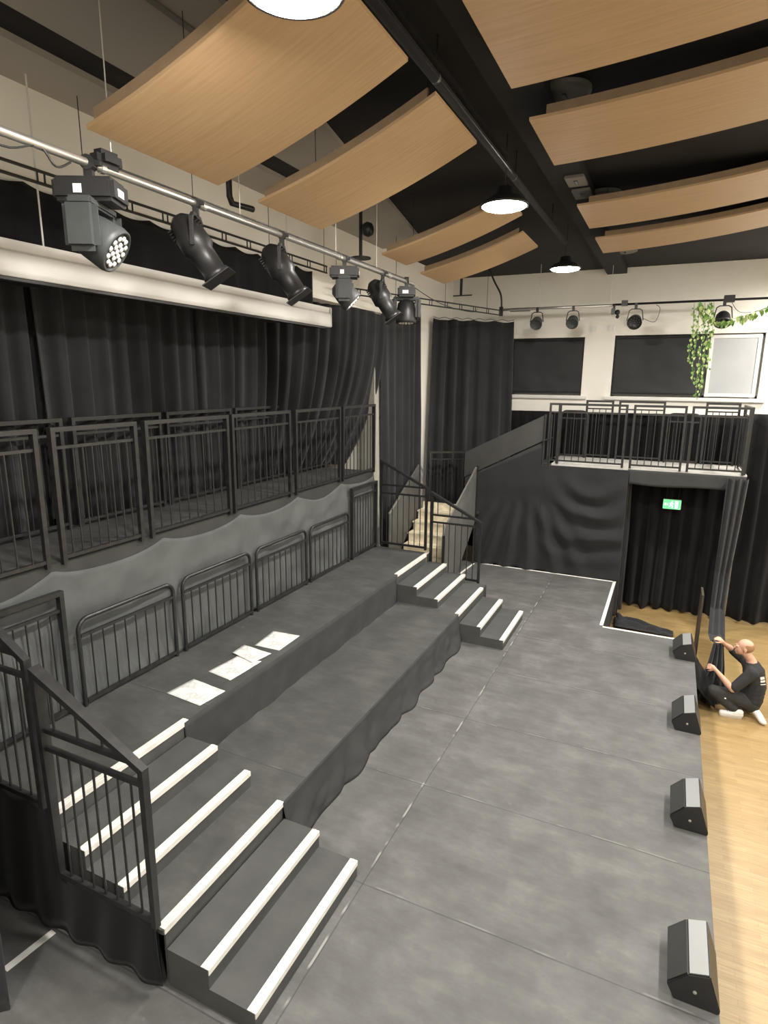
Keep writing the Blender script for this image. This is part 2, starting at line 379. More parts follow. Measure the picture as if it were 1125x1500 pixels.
# middle and upper tier: slab with a cloth skirt on the front
def tier(name, label, x0, x1, y0, y1, z, zb, gaps, splay):
    t = thing(name, label, 'platform', (x0, y0, zb))
    MB().box(0, 0, z-zb-.03, x1-x0, y1-y0, z-zb).build('deck', MT['tier'], t)
    MB().box(.03, .0, 0, x1-x0-.06, .02, z-zb-.03).build('end_panel', MT['serge'], t)
    MB().box(.03, y1-y0-.02, 0, x1-x0-.06, y1-y0, z-zb-.03).build('end_panel', MT['serge'], t)
    for ya, yb in ((y0+.02, gaps[0][0]), (gaps[0][1], gaps[1][0])):
        MB().box(x1-x0-.015, ya-y0, z-zb-.40, x1-x0-.001, yb-y0, z-zb-.03).build('riser_board', MT['step'], t)
    for ya, yb in gaps:
        if yb-ya < .3: splay = 0
        def fn(u, v, q=min(1, (yb-ya)/.3-.3)):
            y = ya+(yb-ya)*u; fold = q*(.03*math.sin(y*3.1+1.5*math.sin(y*1.3)+v)+.022*math.sin(y*9.7+v*3)+.05*max(0, noise.noise(Vector((y*2.2+v*1.5, v*2-y*.6, zb+2)))))
            zz = (z-zb)*(1-v)+.002
            return (x1-x0+.004+splay*v**1.5+abs(fold+wrinkle(0, y, v, .02, 2.5))*v, y-y0, zz)
        MB().grid(fn, int((yb-ya)*34), 14).build('cloth_skirt', MT['tskirt'], t, True, .004)
    return t
tB = tier('middle_platform', 'middle black stage platform between the two flights of small steps', -3.41, -2.42, 2.12, 9.02, .40, 0, [(3.35, 7.60), (8.86, 9.02)], .06)
tA = tier('upper_platform', 'upper black stage platform with printed papers lying on it', -4.41, -3.41, 2.12, 9.02, .80, 0, [(3.38, 7.68), (8.90, 9.02)], .05)
# skirt of the upper platform only falls to the middle one: handled by depth, its lower part is hidden
def nosing(par, x, y0, y1, z, ox=(0, 0, 0)):
    """pale ribbed stair nosing on an edge facing +x"""
    m = MB(); x -= ox[0]; z -= ox[2]; a, b = y0-ox[1], y1-ox[1]
    m.prism([(x-.055, z), (x-.055, z+.004), (x-.038, z+.004), (x-.036, z+.007), (x-.022, z+.007), (x-.020, z+.004), (x-.004, z+.006), (x+.006, z+.004), (x+.006, z-.034), (x, z-.034), (x, z)], 'y', a, b)
    return m.build('nosing', MT['nosing'], par)
nosing(tB, -2.42, 2.13, 3.36, .40, (-3.41, 2.12, 0)); nosing(tB, -2.42, 7.63, 8.85, .40, (-3.41, 2.12, 0))
nosing(tA, -3.41, 2.18, 3.43, .80, (-4.41, 2.12, 0)); nosing(tA, -3.41, 7.74, 9.0, .80, (-4.41, 2.12, 0))
def steps(label, x, y0, y1, zb):
    t = thing('step_unit', label, 'steps', (x, y0, zb)); W = y1-y0
    R = .1333; T = .325
    MB().prism([(.012, 0), (.012, 2*R), (T, 2*R), (T, R), (2*T, R), (2*T, 0)], 'y', 0, W).build('step_block', MT['step'], t)
    nosing(t, T, 0, W, 2*R); nosing(t, 2*T, 0, W, R)
steps('two-tread black step unit nearest the camera, leading from middle platform down to the floor', -2.42, 2.13, 3.35, 0)
steps('near two-tread black step unit between upper and middle platforms, beside the handrail', -3.41, 2.15, 3.40, .40)
steps('far two-tread black step unit leading from middle platform down to the floor', -2.42, 7.62, 8.82, 0)
steps('far two-tread black step unit between upper and middle platforms, below the handrail', -3.41, 7.70, 8.98, .40)

# raised back platform
t = thing('raised_platform', 'long raised back platform carrying two rows of guard rails', 'platform', (-5.5, -1, 0))
MB().box(-.4, 0, 2.03, 1.05, 10.0, 2.10).build('deck', MT['tier'], t)
for y in (.2, 2.4, 4.6, 6.8, 9.8):
    for x in (.9, -.3): MB().box(x, y, 0, x+.08, y+.08, 2.03).build('frame_leg', MT['metal'], t)
MB().box(1.0, 0, 1.86, 1.056, 10.0, 2.098).build('edge_beam', MT['plydk'], t)
def fn(u, v):
    y = -1+u*10.02
    b = wrinkle(0, y, v*1.6, .05, 1.5)
    s2 = math.sin((y-3.1)*PI/1.2); peak = math.exp(-(s2/.35)**2)
    b += .030*peak*math.sin(v*9+y*14)*(1-v)+.03*abs(noise.noise(Vector((y*1.1+v*2.2, v*1.5-y*.4, 4))))
    sag = .15*(abs(s2)**.8)*(.7+.5*noise.noise(Vector((y*.9, 0, 7))))
    return (1.062+.02*v+max(-.012, b)*min(1, v*4), y+1, 2.055-sag*(1-v)**2-v*(2.055-.802))
MB().grid(fn, 260, 26).build('cloth_fascia', MT['skirt'], t, True, .004)
m = MB(); m.grid(lambda u, v: (-.4+1.44*u, .005, 2.05*(1-v)), 10, 4); m.build('end_cloth', MT['serge'], t)
# black cloth closing the near end below the handrails
def fn(u, v):
    x = -4.5+u*2.06
    zt = .99 if x < -3.25 else .49
    return (x, 2.09+.018*math.sin(x*21+v*2)*(.4+.6*v), zt*(1-v)+.002)
tag(MB().grid(fn, 70, 10).build('end_drape', MT['serge'], None, True, .004), 'black cloth hanging below the handrails at the near end of the platforms', 'drape')

# ------------------------------------------------------------------ guard rails
def fence_proto(W, Hh, style, nb):
    """guard rail in local coords: along +x from 0..W, standing on z=0"""
    P = []; rr = .019
    if style == 'round':
        R = .10; pts = [(0, 0, 0), (0, 0, Hh-R)]
        for k in range(1, 6): a = k/6*PI/2; pts.append((R-R*math.cos(a), 0, Hh-R+R*math.sin(a)))
        pts += [(R, 0, Hh)]; q = [(W-x, y, z) for x, y, z in pts[::-1]]
        P.append(('frame', MB().tube(pts+q, rr, 10)))
    else:
        P.append(('frame', MB().tube([(0, 0, 0), (0, 0, Hh), (W, 0, Hh), (W, 0, 0)], rr, square=True)))
    mid = Hh-.145; low = .06 if style != 'round' else .045
    P.append(('mid_rail', MB().tube([(rr, 0, mid), (W-rr, 0, mid)], .0125, square=True)))
    P.append(('bottom_rail', MB().tube([(rr, 0, low), (W-rr, 0, low)], .0145, square=True)))
    for k in range(nb):
        x = W*(k+1)/(nb+1)
        P.append(('baluster', (x, low, mid)))
    return P
_cache = {}
def fence(label, p0, p1, z, Hh, style, nb=8, group=None, name='guard_rail'):
    p0 = Vector((*p0, 0)); p1 = Vector((*p1, 0)); W = round((p1-p0).length, 2); dv = p1-p0
    rz = math.atan2(dv.y, dv.x); key = (W, Hh, style, nb)
    if key in _cache: return dup(_cache[key], (p0.x, p0.y, z), rz, label, group)
    t = thing(name, label, 'guard rail', (p0.x, p0.y, z), rz, group); bal = None
    for nm, q in fence_proto(W, Hh, style, nb):
        if nm == 'baluster':
            x, lo, hi = q
            if bal is None:
                bal = MB().tube([(0, 0, lo), (0, 0, hi)], .0075, 6).build('baluster', MT['metal'], t, loc=(x, 0, 0))
            else:
                c = bal.copy(); C.objects.link(c); c.parent = t; c.location = (x, 0, 0)
        else: q.build(nm, MT['metal'], t)
    _cache[key] = t
    return t
ords = ['nearest', 'second', 'third', 'fourth', 'fifth', 'sixth', 'seventh', 'eighth']
FX = -4.42
for i, (a, b) in enumerate([(1.95, 3.05), (3.20, 4.02), (4.15, 5.30), (5.39, 6.51), (6.66, 7.82), (7.93, 8.98)]):
    fence('black guard rail on the front edge of the raised back platform, %s from camera' % ords[i], (FX, a), (FX, b), 2.085, 1.105, 'square')
for i, (a, b) in enumerate([(2.85, 3.98), (4.12, 5.25), (5.37, 6.50), (6.62, 7.74), (7.88, 8.95)]):
    fence('black guard rail along the back of the raised platform, %s from camera' % ords[i], (-5.36, a), (-5.36, b), 2.10, 1.09, 'square')
fence('square black guard rail leaning on the grey cloth fascia at the left picture edge', (-4.36, 2.15), (-4.36, 3.08), .80, 1.08, 'square')
for i, (a, b) in enumerate([(3.21, 4.30), (4.43, 5.54), (5.66, 6.77), (6.88, 7.99)]):
    fence('round-cornered black guard rail against the grey cloth fascia, %s from the camera' % ['first', 'second', 'third', 'fourth'][i], (-4.36, a), (-4.36, b), .80, .79, 'round')
fence('square black guard rail on the upper platform at the far end of the grey cloth', (-4.36, 8.10), (-4.36, 8.95), .80, 1.13, 'square')

def handrail(label, x0, x1, y, zb0, zt0, zt1, mids, nb=7):
    """stair handrail in the x-z plane: sloping top from (x0,zt0) to (x1,zt1)"""
    t = thing('stair_handrail', label, 'handrail', (x0, y, zb0)); W = x1-x0; h0 = zt0-zb0; h1 = zt1-zb0
    MB().tube([(0, 0, 0), (0, 0, h0), (W, 0, h1), (W, 0, 0)], .019, square=True).build('frame', MT['metal'], t)
    MB().tube([(0, 0, .04), (W, 0, .04)], .016, square=True).build('bottom_rail', MT['metal'], t)
    for z in mids:
        z -= zb0; xe = W if z < h1 else W*(h0-z)/(h0-h1)
        MB().tube([(.01, 0, z), (xe-.01, 0, z)], .014, square=True).build('mid_rail', MT['metal'], t)
    lo = min(mids)-zb0; hi = max(mids)-zb0
    for k in range(nb):
        x = W*(k+1)/(nb+1)
        MB().tube([(x, 0, .04), (x, 0, lo)], .0075, 6).build('baluster', MT['metal'], t)
        zt = h0+(h1-h0)*x/W
        if zt > hi+.05 and k % 2 == 0: MB().tube([(x, 0, hi), (x, 0, zt)], .0075, 6).build('baluster', MT['metal'], t)
handrail('black sloping stair handrail nearest the camera, beside the white-edged steps', -3.20, -2.40, 2.06, .50, 1.92, 1.52, (1.55, 1.43))
handrail('black sloping handrail cut off by the left picture edge', -4.10, -3.29, 2.06, .98, 2.46, 1.97, (2.0, 1.87))
handrail('black sloping handrail at the far end of the upper platform, beside the pale wall edge', -4.32, -3.50, 9.08, .82, 2.27, 1.87, (1.87, 1.73))
handrail('black sloping handrail beside the far steps, in front of the pale stair', -3.40, -2.57, 9.08, .38, 1.80, 1.39, (1.44, 1.32))

# ------------------------------------------------------------------ papers
def sheet(label, quad, z):
    cx = sum(p[0] for p in quad)/4; cy = sum(p[1] for p in quad)/4
    m = MB()
    def fn(u, v):
        a, b, c, dd = [Vector((p[0]-cx, p[1]-cy, 0)) for p in quad]
        p = (a*(1-u)+b*u)*(1-v)+(dd*(1-u)+c*u)*v
        p.z = .003+abs(wrinkle(p.x+cx, p.y+cy, 0, .006, 6)); return p
    m.grid(fn, 10, 10)
    tag(m.build('paper_sheet', MT['paper'], None, True, .0008, loc=(cx, cy, z)), label, 'paper', None)
sheet('white printed paper lying apart on the upper platform, nearest the camera', [(-3.90, 3.68), (-3.86, 3.99), (-3.44, 3.94), (-3.47, 3.64)], .80)
sheet('long white printed paper tucked under the smaller sheet in the row of three', [(-3.84, 4.17), (-3.80, 4.56), (-3.50, 4.57), (-3.53, 4.12)], .80)
sheet('small white paper overlapping the sheets on either side in the row of three', [(-3.89, 4.59), (-3.90, 4.80), (-3.51, 4.75), (-3.56, 4.50)], .806)
sheet('white paper farthest from the camera on the upper platform', [(-3.80, 4.85), (-3.84, 5.24), (-3.50, 5.27), (-3.49, 4.86)], .80)

# ------------------------------------------------------------------ wedge monitors
def wedge(y0, label):
    t = thing('wedge_speaker', label, 'speaker', (.31, y0, 0), 0, None)
    prof = [(.045, 0), (0, .09), (.105, .205), (.218, .24), (.292, .02), (.285, 0)]
    MB().prism(prof, 'y', 0, .42, bev=.006).build('cabinet', MT['dark'], t)
    a = Vector((0.004, 0, .10)); b = Vector((.10, 0, .205)); n = Vector((-.105, 0, .10)).normalized()*.004
    m = MB(); m.prism([(a.x, a.z), (a.x+n.x, a.z+n.z), (b.x+n.x, b.z+n.z), (b.x, b.z)], 'y', .012, .408); m.build('grille', MT['plydk'], t)
    m = MB(); m.prism([(.112, .2075), (.112, .2115), (.21, .2425), (.21, .2385)], 'y', .01, .41); m.build('top_panel', mat('pale_speaker_top', (.24, .25, .25), .35), t)  # top panel set paler than the black cabinet
    m = MB(); m.lathe([(0, -.004), (.011, -.004), (.011, .003), (.006, .005), (0, .005)], 12, Matrix.Translation((.15, -.002, .10)) @ Matrix.Rotation(PI/2, 4, 'X')); m.build('socket', MT['alu'], t)
    return t
w0 = wedge(3.37, 'black wedge speaker on the stage edge, nearest the camera')
dup(w0, (.315, 4.94, 0), 0, 'black wedge speaker on the stage edge, second from the camera')
dup(w0, (.32, 6.52, 0), .0, 'black wedge speaker on the stage edge, closest to the crouching man\'s shoes')
dup(w0, (.325, 8.38, 0), .0, 'black wedge speaker at the far stage corner beside the upright board')

# ------------------------------------------------------------------ curtains
def curtain(label, path, top, bot, m='drape', fold=.13, amp=.035, nv=16, scallop=0.0, name='stage_curtain', bpath=None, seed=0.0, cat='curtain', smooth_top=.35, pw=1.0):
    """pleated cloth hanging along a plan path; bpath = where its hem lies"""
    pts = [Vector((*p, 0)) for p in path]; bp = [Vector((*p, 0)) for p in (bpath or path)]
    def at(P, u):
        L = [(b-a).length for a, b in zip(P, P[1:])]; s = u*sum(L)
        for i, l in enumerate(L):
            if s <= l or i == len(L)-1:
                dd = (P[i+1]-P[i]).normalized(); return P[i]+dd*min(s, l), Vector((-dd.y, dd.x, 0))
            s -= l
    Ltot = sum((b-a).length for a, b in zip(pts, pts[1:])); nu = int(Ltot/fold*12)
    base = pts[0].copy(); tz = top if isinstance(top, tuple) else (top, top); bz = bot if isinstance(bot, tuple) else (bot, bot)
    def fn(u, v):
        a, na = at(pts, u); b, nb = at(bp, u); p = a.lerp(b, v**pw); n = na.lerp(nb, v**pw)
        ph = u*Ltot/fold*2*PI+seed+4.0*noise.noise(Vector((u*Ltot*.8, seed, 0)))+v*1.0*noise.noise(Vector((u*Ltot*2, seed+3, v*1.5)))
        am = amp*1.5*(smooth_top+(1-smooth_top)*min(1, v*2.5))*(.45+1.3*abs(noise.noise(Vector((u*Ltot*1.1+9, seed, v*.5)))))
        wv = math.sin(ph); wv = math.copysign(abs(wv)**.7, wv)
        q = p+n*(am*wv+.35*am*math.sin(.43*ph+1+v)+.2*am*math.sin(2.3*ph+1))
        zt = tz[0]*(1-u)+tz[1]*u; zb = bz[0]*(1-u)+bz[1]*u
        if scallop: zt -= scallop*abs(math.sin(u*Ltot/.42*PI))**1.0*(1-v)
        zb += .015*math.sin(ph*.5)
        return (q.x-base.x, q.y-base.y, zt*(1-v)+zb*v)
    o = MB().grid(fn, nu, nv).build(name, MT[m], None, True, .005, loc=(base.x, base.y, 0))
    return tag(o, label, cat)
# long backdrop in drops
BX = -5.50
drops = [(-3.0, 1.6), (1.6, 3.9), (3.9, 6.1)]
labs = ['long black backdrop curtain drop at the far left, behind the nearest guard rails', 'black backdrop curtain drop behind the second and third guard rails of the raised platform', 'black backdrop curtain drop in the middle of the raised platform']
for i, (a, b) in enumerate(drops): curtain(labs[i], [(BX, a), (BX, b+.05)], 5.3, 2.11, 'drape', .26, .04, seed=i*3.1)
curtain('black backdrop curtain gathered round the far corner under the end of the white housing', [(BX, 6.1), (-5.35, 7.4), (-4.95, 8.2), (-4.60, 9.72)], (5.0, 4.66), (2.11, 2.11), 'drape', .23, .045, bpath=[(BX, 6.1), (BX, 8.2), (-5.40, 9.2), (-5.28, 9.50)], seed=9, nv=22, pw=2.2)
curtain('black scalloped upper curtain hanging from the ladder rail above the white housing', [(-4.675, -2.5), (-4.675, 7.55)], 5.06, 4.30, 'serge', .42, .006, scallop=.035, nv=8, seed=0)
curtain('narrow black curtain beside the pale wall edge, left of the wide corner curtain', [(-4.64, 9.70), (-4.58, 11.30)], (4.70, 4.84), (.01, .01), 'drape', .30, .05, seed=2, bpath=[(-4.62, 9.86), (-4.56, 11.25)])
curtain('wide black corner curtain with hooks along its top, behind the stair landing', [(-4.62, 12.12), (-3.12, 12.85)], (4.84, 4.79), (.0, .0), 'drape', .27, .06, bpath=[(-4.60, 11.85), (-3.05, 12.95)], seed=5, nv=20, scallop=.03)
curtain('black curtain behind the gallery guard rails, below the windows', [(-3.4, 13.2), (1.25, 13.1)], (2.97, 3.0), (FLOOR+.04), 'serge', .22, .04, seed=7)
curtain('black curtain behind the dark opening under the gallery, with the exit sign in front', [(-1.6, 12.2), (1.15, 12.2)], 2.0, FLOOR+.03, 'serge', .24, .05, seed=11)
curtain('black full-height curtain at the right picture edge beyond the man', [(1.27, 12.15), (4.2, 12.15)], 3.08, FLOOR+.05, 'serge', .34, .06, seed=13)
curtain('black curtain strip at the bottom left corner beside the taped floor', [(-4.3, 1.50), (-3.13, 1.60)], 2.2, .0, 'drape', .2, .03, seed=15)

# ------------------------------------------------------------------ ladder rails and lighting bars
def ladder(label, p0, p1, h=.085, step=.42, skip=0):
    p0, p1 = Vector(p0), Vector(p1); t = thing('ladder_rail', label, 'rail', p0); q = p1-p0
    MB().tube([(0, 0, 0), q], .012, 6).build('lower_rail', MT['metal'], t)
    MB().tube([(0, 0, h), q+Vector((0, 0, h))], .012, 6).build('upper_rail', MT['metal'], t)
    n = int(q.length/step); rg = None
    for k in range(n+1):
        for e in (0, .06):
            p = q*min(1, (k*step+e)/q.length)
            if rg is None: rg = MB().tube([(0, 0, 0), (0, 0, h)], .008, 5).build('rung', MT['metal'], t)
            else:
                c = rg.copy(); C.objects.link(c); c.parent = t; c.location = p
    for k in range(0, n+1, 3):
        p = q*(k*step/q.length); MB().tube([p+Vector((0, 0, h)), p+Vector((0, 0, CEIL-.05-p0.z-p.z))], .004, 5).build('suspension_rod', MT['metal'], t)
ladder('black ladder-shaped curtain rail above the white housing on the left wall', (-4.50, -2.5, 5.03), (-4.50, 7.65, 5.03))
ladder('black ladder-shaped curtain rail running to the far corner above the tall curtains', (-4.55, 8.0, 4.83), (-3.2, 12.0, 4.84))
# scaffold bar over the stage
t = thing('lighting_bar', 'long silver lighting bar hung with lanterns over the left platforms', 'lighting bar', (-3.2, -2.5, 4.81))
MB().tube([(0, 0, 0), (0, 10.15, .0)], .025, 14).build('tube', MT['alu'], t, True)
for y in (.9, 5.41, 6.62, 8.12, 9.05):
    MB().tube([(0, y, .02), (0, y, CEIL-.05-4.81)], .004, 6).build('suspension_wire', MT['white'], t)
for y in (5.33, 6.2, 8.2, 9.4):
    MB().tube([(0, y-.015, 0), (0, y+.015, 0)], .032, 12).build('wire_clamp', MT['alu'], t)
def cable(label, pts, rad=.006, nm='cable', m='dark'):
    P = [Vector(p) for p in pts]; out = []
    for i in range(len(P)-1):
        a, b = P[max(0, i-1)], P[min(len(P)-1, i+2)]
        for k in range(6):
            s = k/6; p, q = P[i], P[i+1]
            out.append(.5*((2*p)+(q-a)*s+(2*a-5*p+4*q-b)*s*s+(3*p-a-3*q+b)*s**3))
    out.append(P[-1]); b0 = P[0]
    return tag(MB().tube([v-b0 for v in out], rad, 6).build(nm, MT[m], None, True, loc=b0), label, 'cable')
cable('black cable looped along the near end of the silver lighting bar', [(-3.2, 1.2, 4.845), (-3.19, 1.9, 4.82), (-3.17, 2.2, 4.73), (-3.19, 2.42, 4.80), (-3.17, 2.5, 4.72), (-3.2, 2.62, 4.78)])
cable('black cable lying on top of the silver lighting bar between the lanterns', [(-3.2, 2.8, 4.84), (-3.19, 3.4, 4.842), (-3.2, 4.0, 4.845), (-3.19, 4.7, 4.842), (-3.2, 5.9, 4.845), (-3.19, 7.4, 4.84)])
cable('thin cable sagging from the end of the silver bar to the far corner', [(-3.2, 7.5, 4.80), (-3.3, 9.0, 4.72), (-3.6, 11.5, 4.86), (-4.1, 13.5, 5.15)], .006)

def yoke(m, w_, h_, th=.006):
    m.tube([(-w_, 0, -h_), (-w_, 0, -.03), (-w_*.6, 0, 0), (w_*.6, 0, 0), (w_, 0, -.03), (w_, 0, -h_)], .010, square=True)
def clamp_mb():
    m = MB(); m.tube([(0, -.025, 0), (0, .025, 0)], .036, 12); m.box(-.02, -.02, -.085, .02, .02, -.03, bev=.003); m.box(.03, -.012, -.012, .06, .012, .012); return m
def moving_head(loc, label, rz=0, sc=1.0, tilt=.5, m='cast'):
    t = thing('moving_head_light', label, 'stage light', loc, rz); t.scale = (sc,)*3
    clamp_mb().build('clamp', MT['dark'], t)
    MB().box(-.15, -.10, -.19, .15, .10, -.08, bev=.018).build('base', MT['dark'], t)
    MB().box(.151, -.045, -.160, .154, .02, -.125).build('display', MT['lens'], t)
    MB().box(-.04, -.104, -.16, .0, -.1005, -.12).build('display', MT['lens'], t)
    m2 = MB()
    for s_ in (-1, 1): m2.box(-.085, s_*.135-.03, -.43, .085, s_*.135+.03, -.19, bev=.028)
    m2.box(-.06, -.15, -.22, .06, .15, -.18, bev=.01); m2.build('yoke', MT[m], t, False)
    R = Matrix.Translation((0, 0, -.34)) @ Matrix.Rotation(PI-tilt, 4, 'Y')
    hd = MB().lathe([(0, -.13), (.06, -.125), (.095, -.09), (.11, 0), (.118, .10), (.112, .125), (.10, .13), (.10, .115), (0, .115)], 26, R).build('head', MT[m], t, True)
    MB().lathe([(0, .118), (.092, .118), (.092, .121), (0, .122)], 26, R).build('lens_plate', MT['dark'], hd)
    l = MB()
    for ring, n in ((0, 1), (.036, 6), (.072, 12)):
        for k in range(n):
            a = 2*PI*k/n; l.lathe([(0, .122), (.015, .122), (.012, .129), (0, .131)], 10, R @ Matrix.Translation((ring*math.cos(a), ring*math.sin(a), 0)))
    l.build('led_lenses', MT['lens'], hd, True)
    return t
def profile_light(loc, label, rz=0, tilt=.6, sc=1.0):
    """theatre profile lantern pointing along its local +x and down"""
    t = thing('profile_spotlight', label, 'stage light', loc, rz); t.scale = (sc,)*3
    clamp_mb().build('clamp', MT['dark'], t)
    y = MB(); y.tube([(0, -.13, -.30), (0, -.13, -.12), (0, -.08, -.085), (0, .08, -.085), (0, .13, -.12), (0, .13, -.30)], .011, square=True); y.build('yoke', MT['dark'], t)
    R = Matrix.Translation((0, 0, -.29)) @ Matrix.Rotation(PI/2+tilt, 4, 'Y')
    b = MB().lathe([(0, -.24), (.05, -.235), (.085, -.20), (.095, -.12), (.11, -.10), (.115, .02), (.09, .05), (.085, .20), (.10, .215), (.10, .26), (.088, .26), (.085, .225), (0, .225)], 24, R).build('body', MT['dark'], t, True)
    f_ = MB(); f_.box(-.115, -.115, .255, .115, .115, .262, R); f_.build('gel_frame', MT['dark'], b)
    n = MB()
    for k in range(5): n.box(-.118, -.02, -.19+k*.022, .118, .02, -.18+k*.022, R)
    n.build('cooling_fins', MT['metal'], b)
    MB().lathe([(0, .228), (.084, .228), (.06, .245), (0, .252)], 20, R).build('lens', MT['glass'], b, True)
    return t
moving_head((-3.2, 2.74, 4.81), 'large grey moving head light with a honeycomb of white lenses, nearest on the silver bar', rz=.45, sc=1.18, tilt=1.0)
tag(MB().box(-.06, -.09, -.05, .06, .09, .05, bev=.03).build('control_box', MT['dark'], loc=(-3.2, 2.87, 4.86)), 'glossy black box clamped on the silver bar beside the largest moving head', 'control box')
profile_light((-3.2, 3.62, 4.81), 'black profile spotlight second along the silver bar, below the pipe elbow', rz=.45, tilt=.98, sc=1.0)
profile_light((-3.2, 4.68, 4.81), 'black profile spotlight third along the silver bar, over the end of the white housing', rz=.4, tilt=.98, sc=1.0)
moving_head((-3.2, 5.80, 4.81), 'slim grey moving head light fourth along the silver bar', rz=.45, sc=1.0, tilt=.8)
profile_light((-3.2, 6.72, 4.81), 'black profile spotlight fifth along the silver bar, in front of the cream wall', rz=.3, tilt=1.0, sc=1.0)
t = moving_head((-3.2, 7.42, 4.83), 'black moving head light at the far end of the silver bar, head tipped down', rz=-1.15, sc=1.12, tilt=.05, m='dark')

# bar across the far wall
t = thing('lighting_bar', 'lighting bar across the far wall above the windows', 'lighting bar', (-3.3, 12.6, 5.0))
MB().tube([(0, 0, 0), (2.1, 0, 0)], .024, 12).build('tube', MT['alu'], t, True)
MB().tube([(2.1, 0, .01), (9.5, 0, .03)], .02, 12).build('black_tube', MT['metal'], t, True)
MB().tube([(.15, 0, -.01), (.55, 0, -.01)], .038, 12).build('sleeve', MT['alu'], t)
MB().box(-.07, -.03, -.12, .0, .03, .06, bev=.004).build('end_box', MT['dark'], t)
MB().box(3.93, -.05, -.03, 4.10, .05, .09, bev=.004).build('socket_box', MT['dark'], t)
MB().box(2.25, -.04, -.02, 2.36, .04, .08, bev=.004).build('socket_box', MT['dark'], t)
for x in (.72, 2.05, 4.6, 7): MB().tube([(x, 0, .02), (x, 0, CEIL-5.0)], .004, 6).build('suspension_wire', MT['white'], t)
def par(x, label, tilt=.9, rz=0, sc=1.0, body='dark'):
    t = thing('par_light', label, 'stage light', (x, 12.58, 4.99), rz); t.scale = (sc,)*3
    MB().box(-.022, -.03, -.07, .022, .03, .03, bev=.004).build('clamp', MT['dark'], t)
    y = MB(); yoke_pts = [(-.125, 0, -.25), (-.10, 0, -.09), (-.06, 0, -.065), (.06, 0, -.065), (.10, 0, -.09), (.125, 0, -.25)]
    y.tube(yoke_pts, .008, square=True); y.build('yoke', MT['metal'], t)
    R = Matrix.Translation((0, 0, -.26)) @ Matrix.Rotation(PI/2+tilt, 4, 'X')
    b = MB().lathe([(0, -.11), (.07, -.105), (.10, -.06), (.115, .05), (.118, .085), (.104, .085), (.104, .07), (0, .07)], 20, R).build('can', MT[body], t, True)
    l = MB()
    for ring, n in ((0, 1), (.04, 6), (.078, 11)):
        for k in range(n):
            a = 2*PI*k/n; l.lathe([(0, .072), (.013, .072), (.009, .078), (0, .079)], 8, R @ Matrix.Translation((ring*math.cos(a), ring*math.sin(a), 0)))
    l.build('led_lenses', MT['cast'], b, True)
par(-2.60, 'round par light on the far bar, leftmost above the first blind', .55, body='cast')
par(-1.91, 'round par light on the far bar, second from left above the first blind', .55, body='cast')
par(-.79, 'round black par light on the far bar, between the gadget clamp and the ivy', .35, sc=1.12)
par(.65, 'round black par light on the far bar, behind the ivy garland', .95, sc=1.15)
m = MB(); m.box(-.05, -.03, -.16, .02, .03, -.04, bev=.01); m.ball((.06, 0, -.12), .05); m.ball((.07, -.02, -.2), .035); m.tube([(0, 0, .02), (0, 0, -.06)], .02, 8)
tag(m.build('camera_clamp', MT['dark'], loc=(-1.17, 12.58, 4.99)), 'small black gadget clamped under the far bar between the par lights', 'clamp')
cable('thin cable looping from the third par light up to the far bar', [(-.66, 12.58, 4.75), (-.45, 12.58, 4.68), (-.38, 12.58, 4.9), (-.45, 12.6, 4.98)], .005)
cable('thin black cable sagging along the far bar beside the ivy', [(.75, 12.58, 4.98), (.9, 12.57, 4.80), (1.2, 12.57, 4.82), (1.6, 12.58, 5.0)], .005)
cable('black flexible conduit dropping from the ceiling to the left end of the far bar', [(-3.62, 12.6, CEIL-.02), (-3.5, 12.6, 5.55), (-3.36, 12.6, 5.3), (-3.33, 12.6, 5.06)], .018)

# curtain hooks track above the corner curtain
m = MB(); 
for k in range(8):
    u = k/7; A0 = Vector((-4.62, 12.12, 4.87)); a = A0+Vector((1.5*u, .73*u, -.05*u)); b = A0+Vector((1.5*(u+1/7), .73*(u+1/7), -.05*(u+1/7)))
    if k < 7: m.tube([a-A0, (a+b)/2-A0-Vector((0, 0, .03)), b-A0], .006, 5)
tag(m.build('curtain_cord', MT['metal'], loc=(-4.62, 12.12, 4.87)), 'thin cord looped along the top of the wide corner curtain', 'cord')

# projection screen housing
t = thing('screen_housing', 'long white projection screen housing hanging in front of the black curtains', 'screen housing', (-4.56, -2.5, 4.32))
MB().prism([(-.06, .0), (.07, .0), (.085, .03), (.085, .17), (.06, .19), (.07, .26), (-.06, .26)], 'y', 0, 10.2, bev=.004).build('casing', MT['white'], t)
MB().box(-.062, 10.2, -.004, .088, 10.235, .264, bev=.01).build('end_cap', MT['white'], t)
MB().box(-.03, .1, -.025, .05, 10.1, .002).build('screen_slot', MT['dark'], t)
for y in (5.9, 9.25): MB().tube([(.02, y, .25), (.02, y, CEIL-.05-4.32)], .007, 6).build('hanger', MT['white'], t)

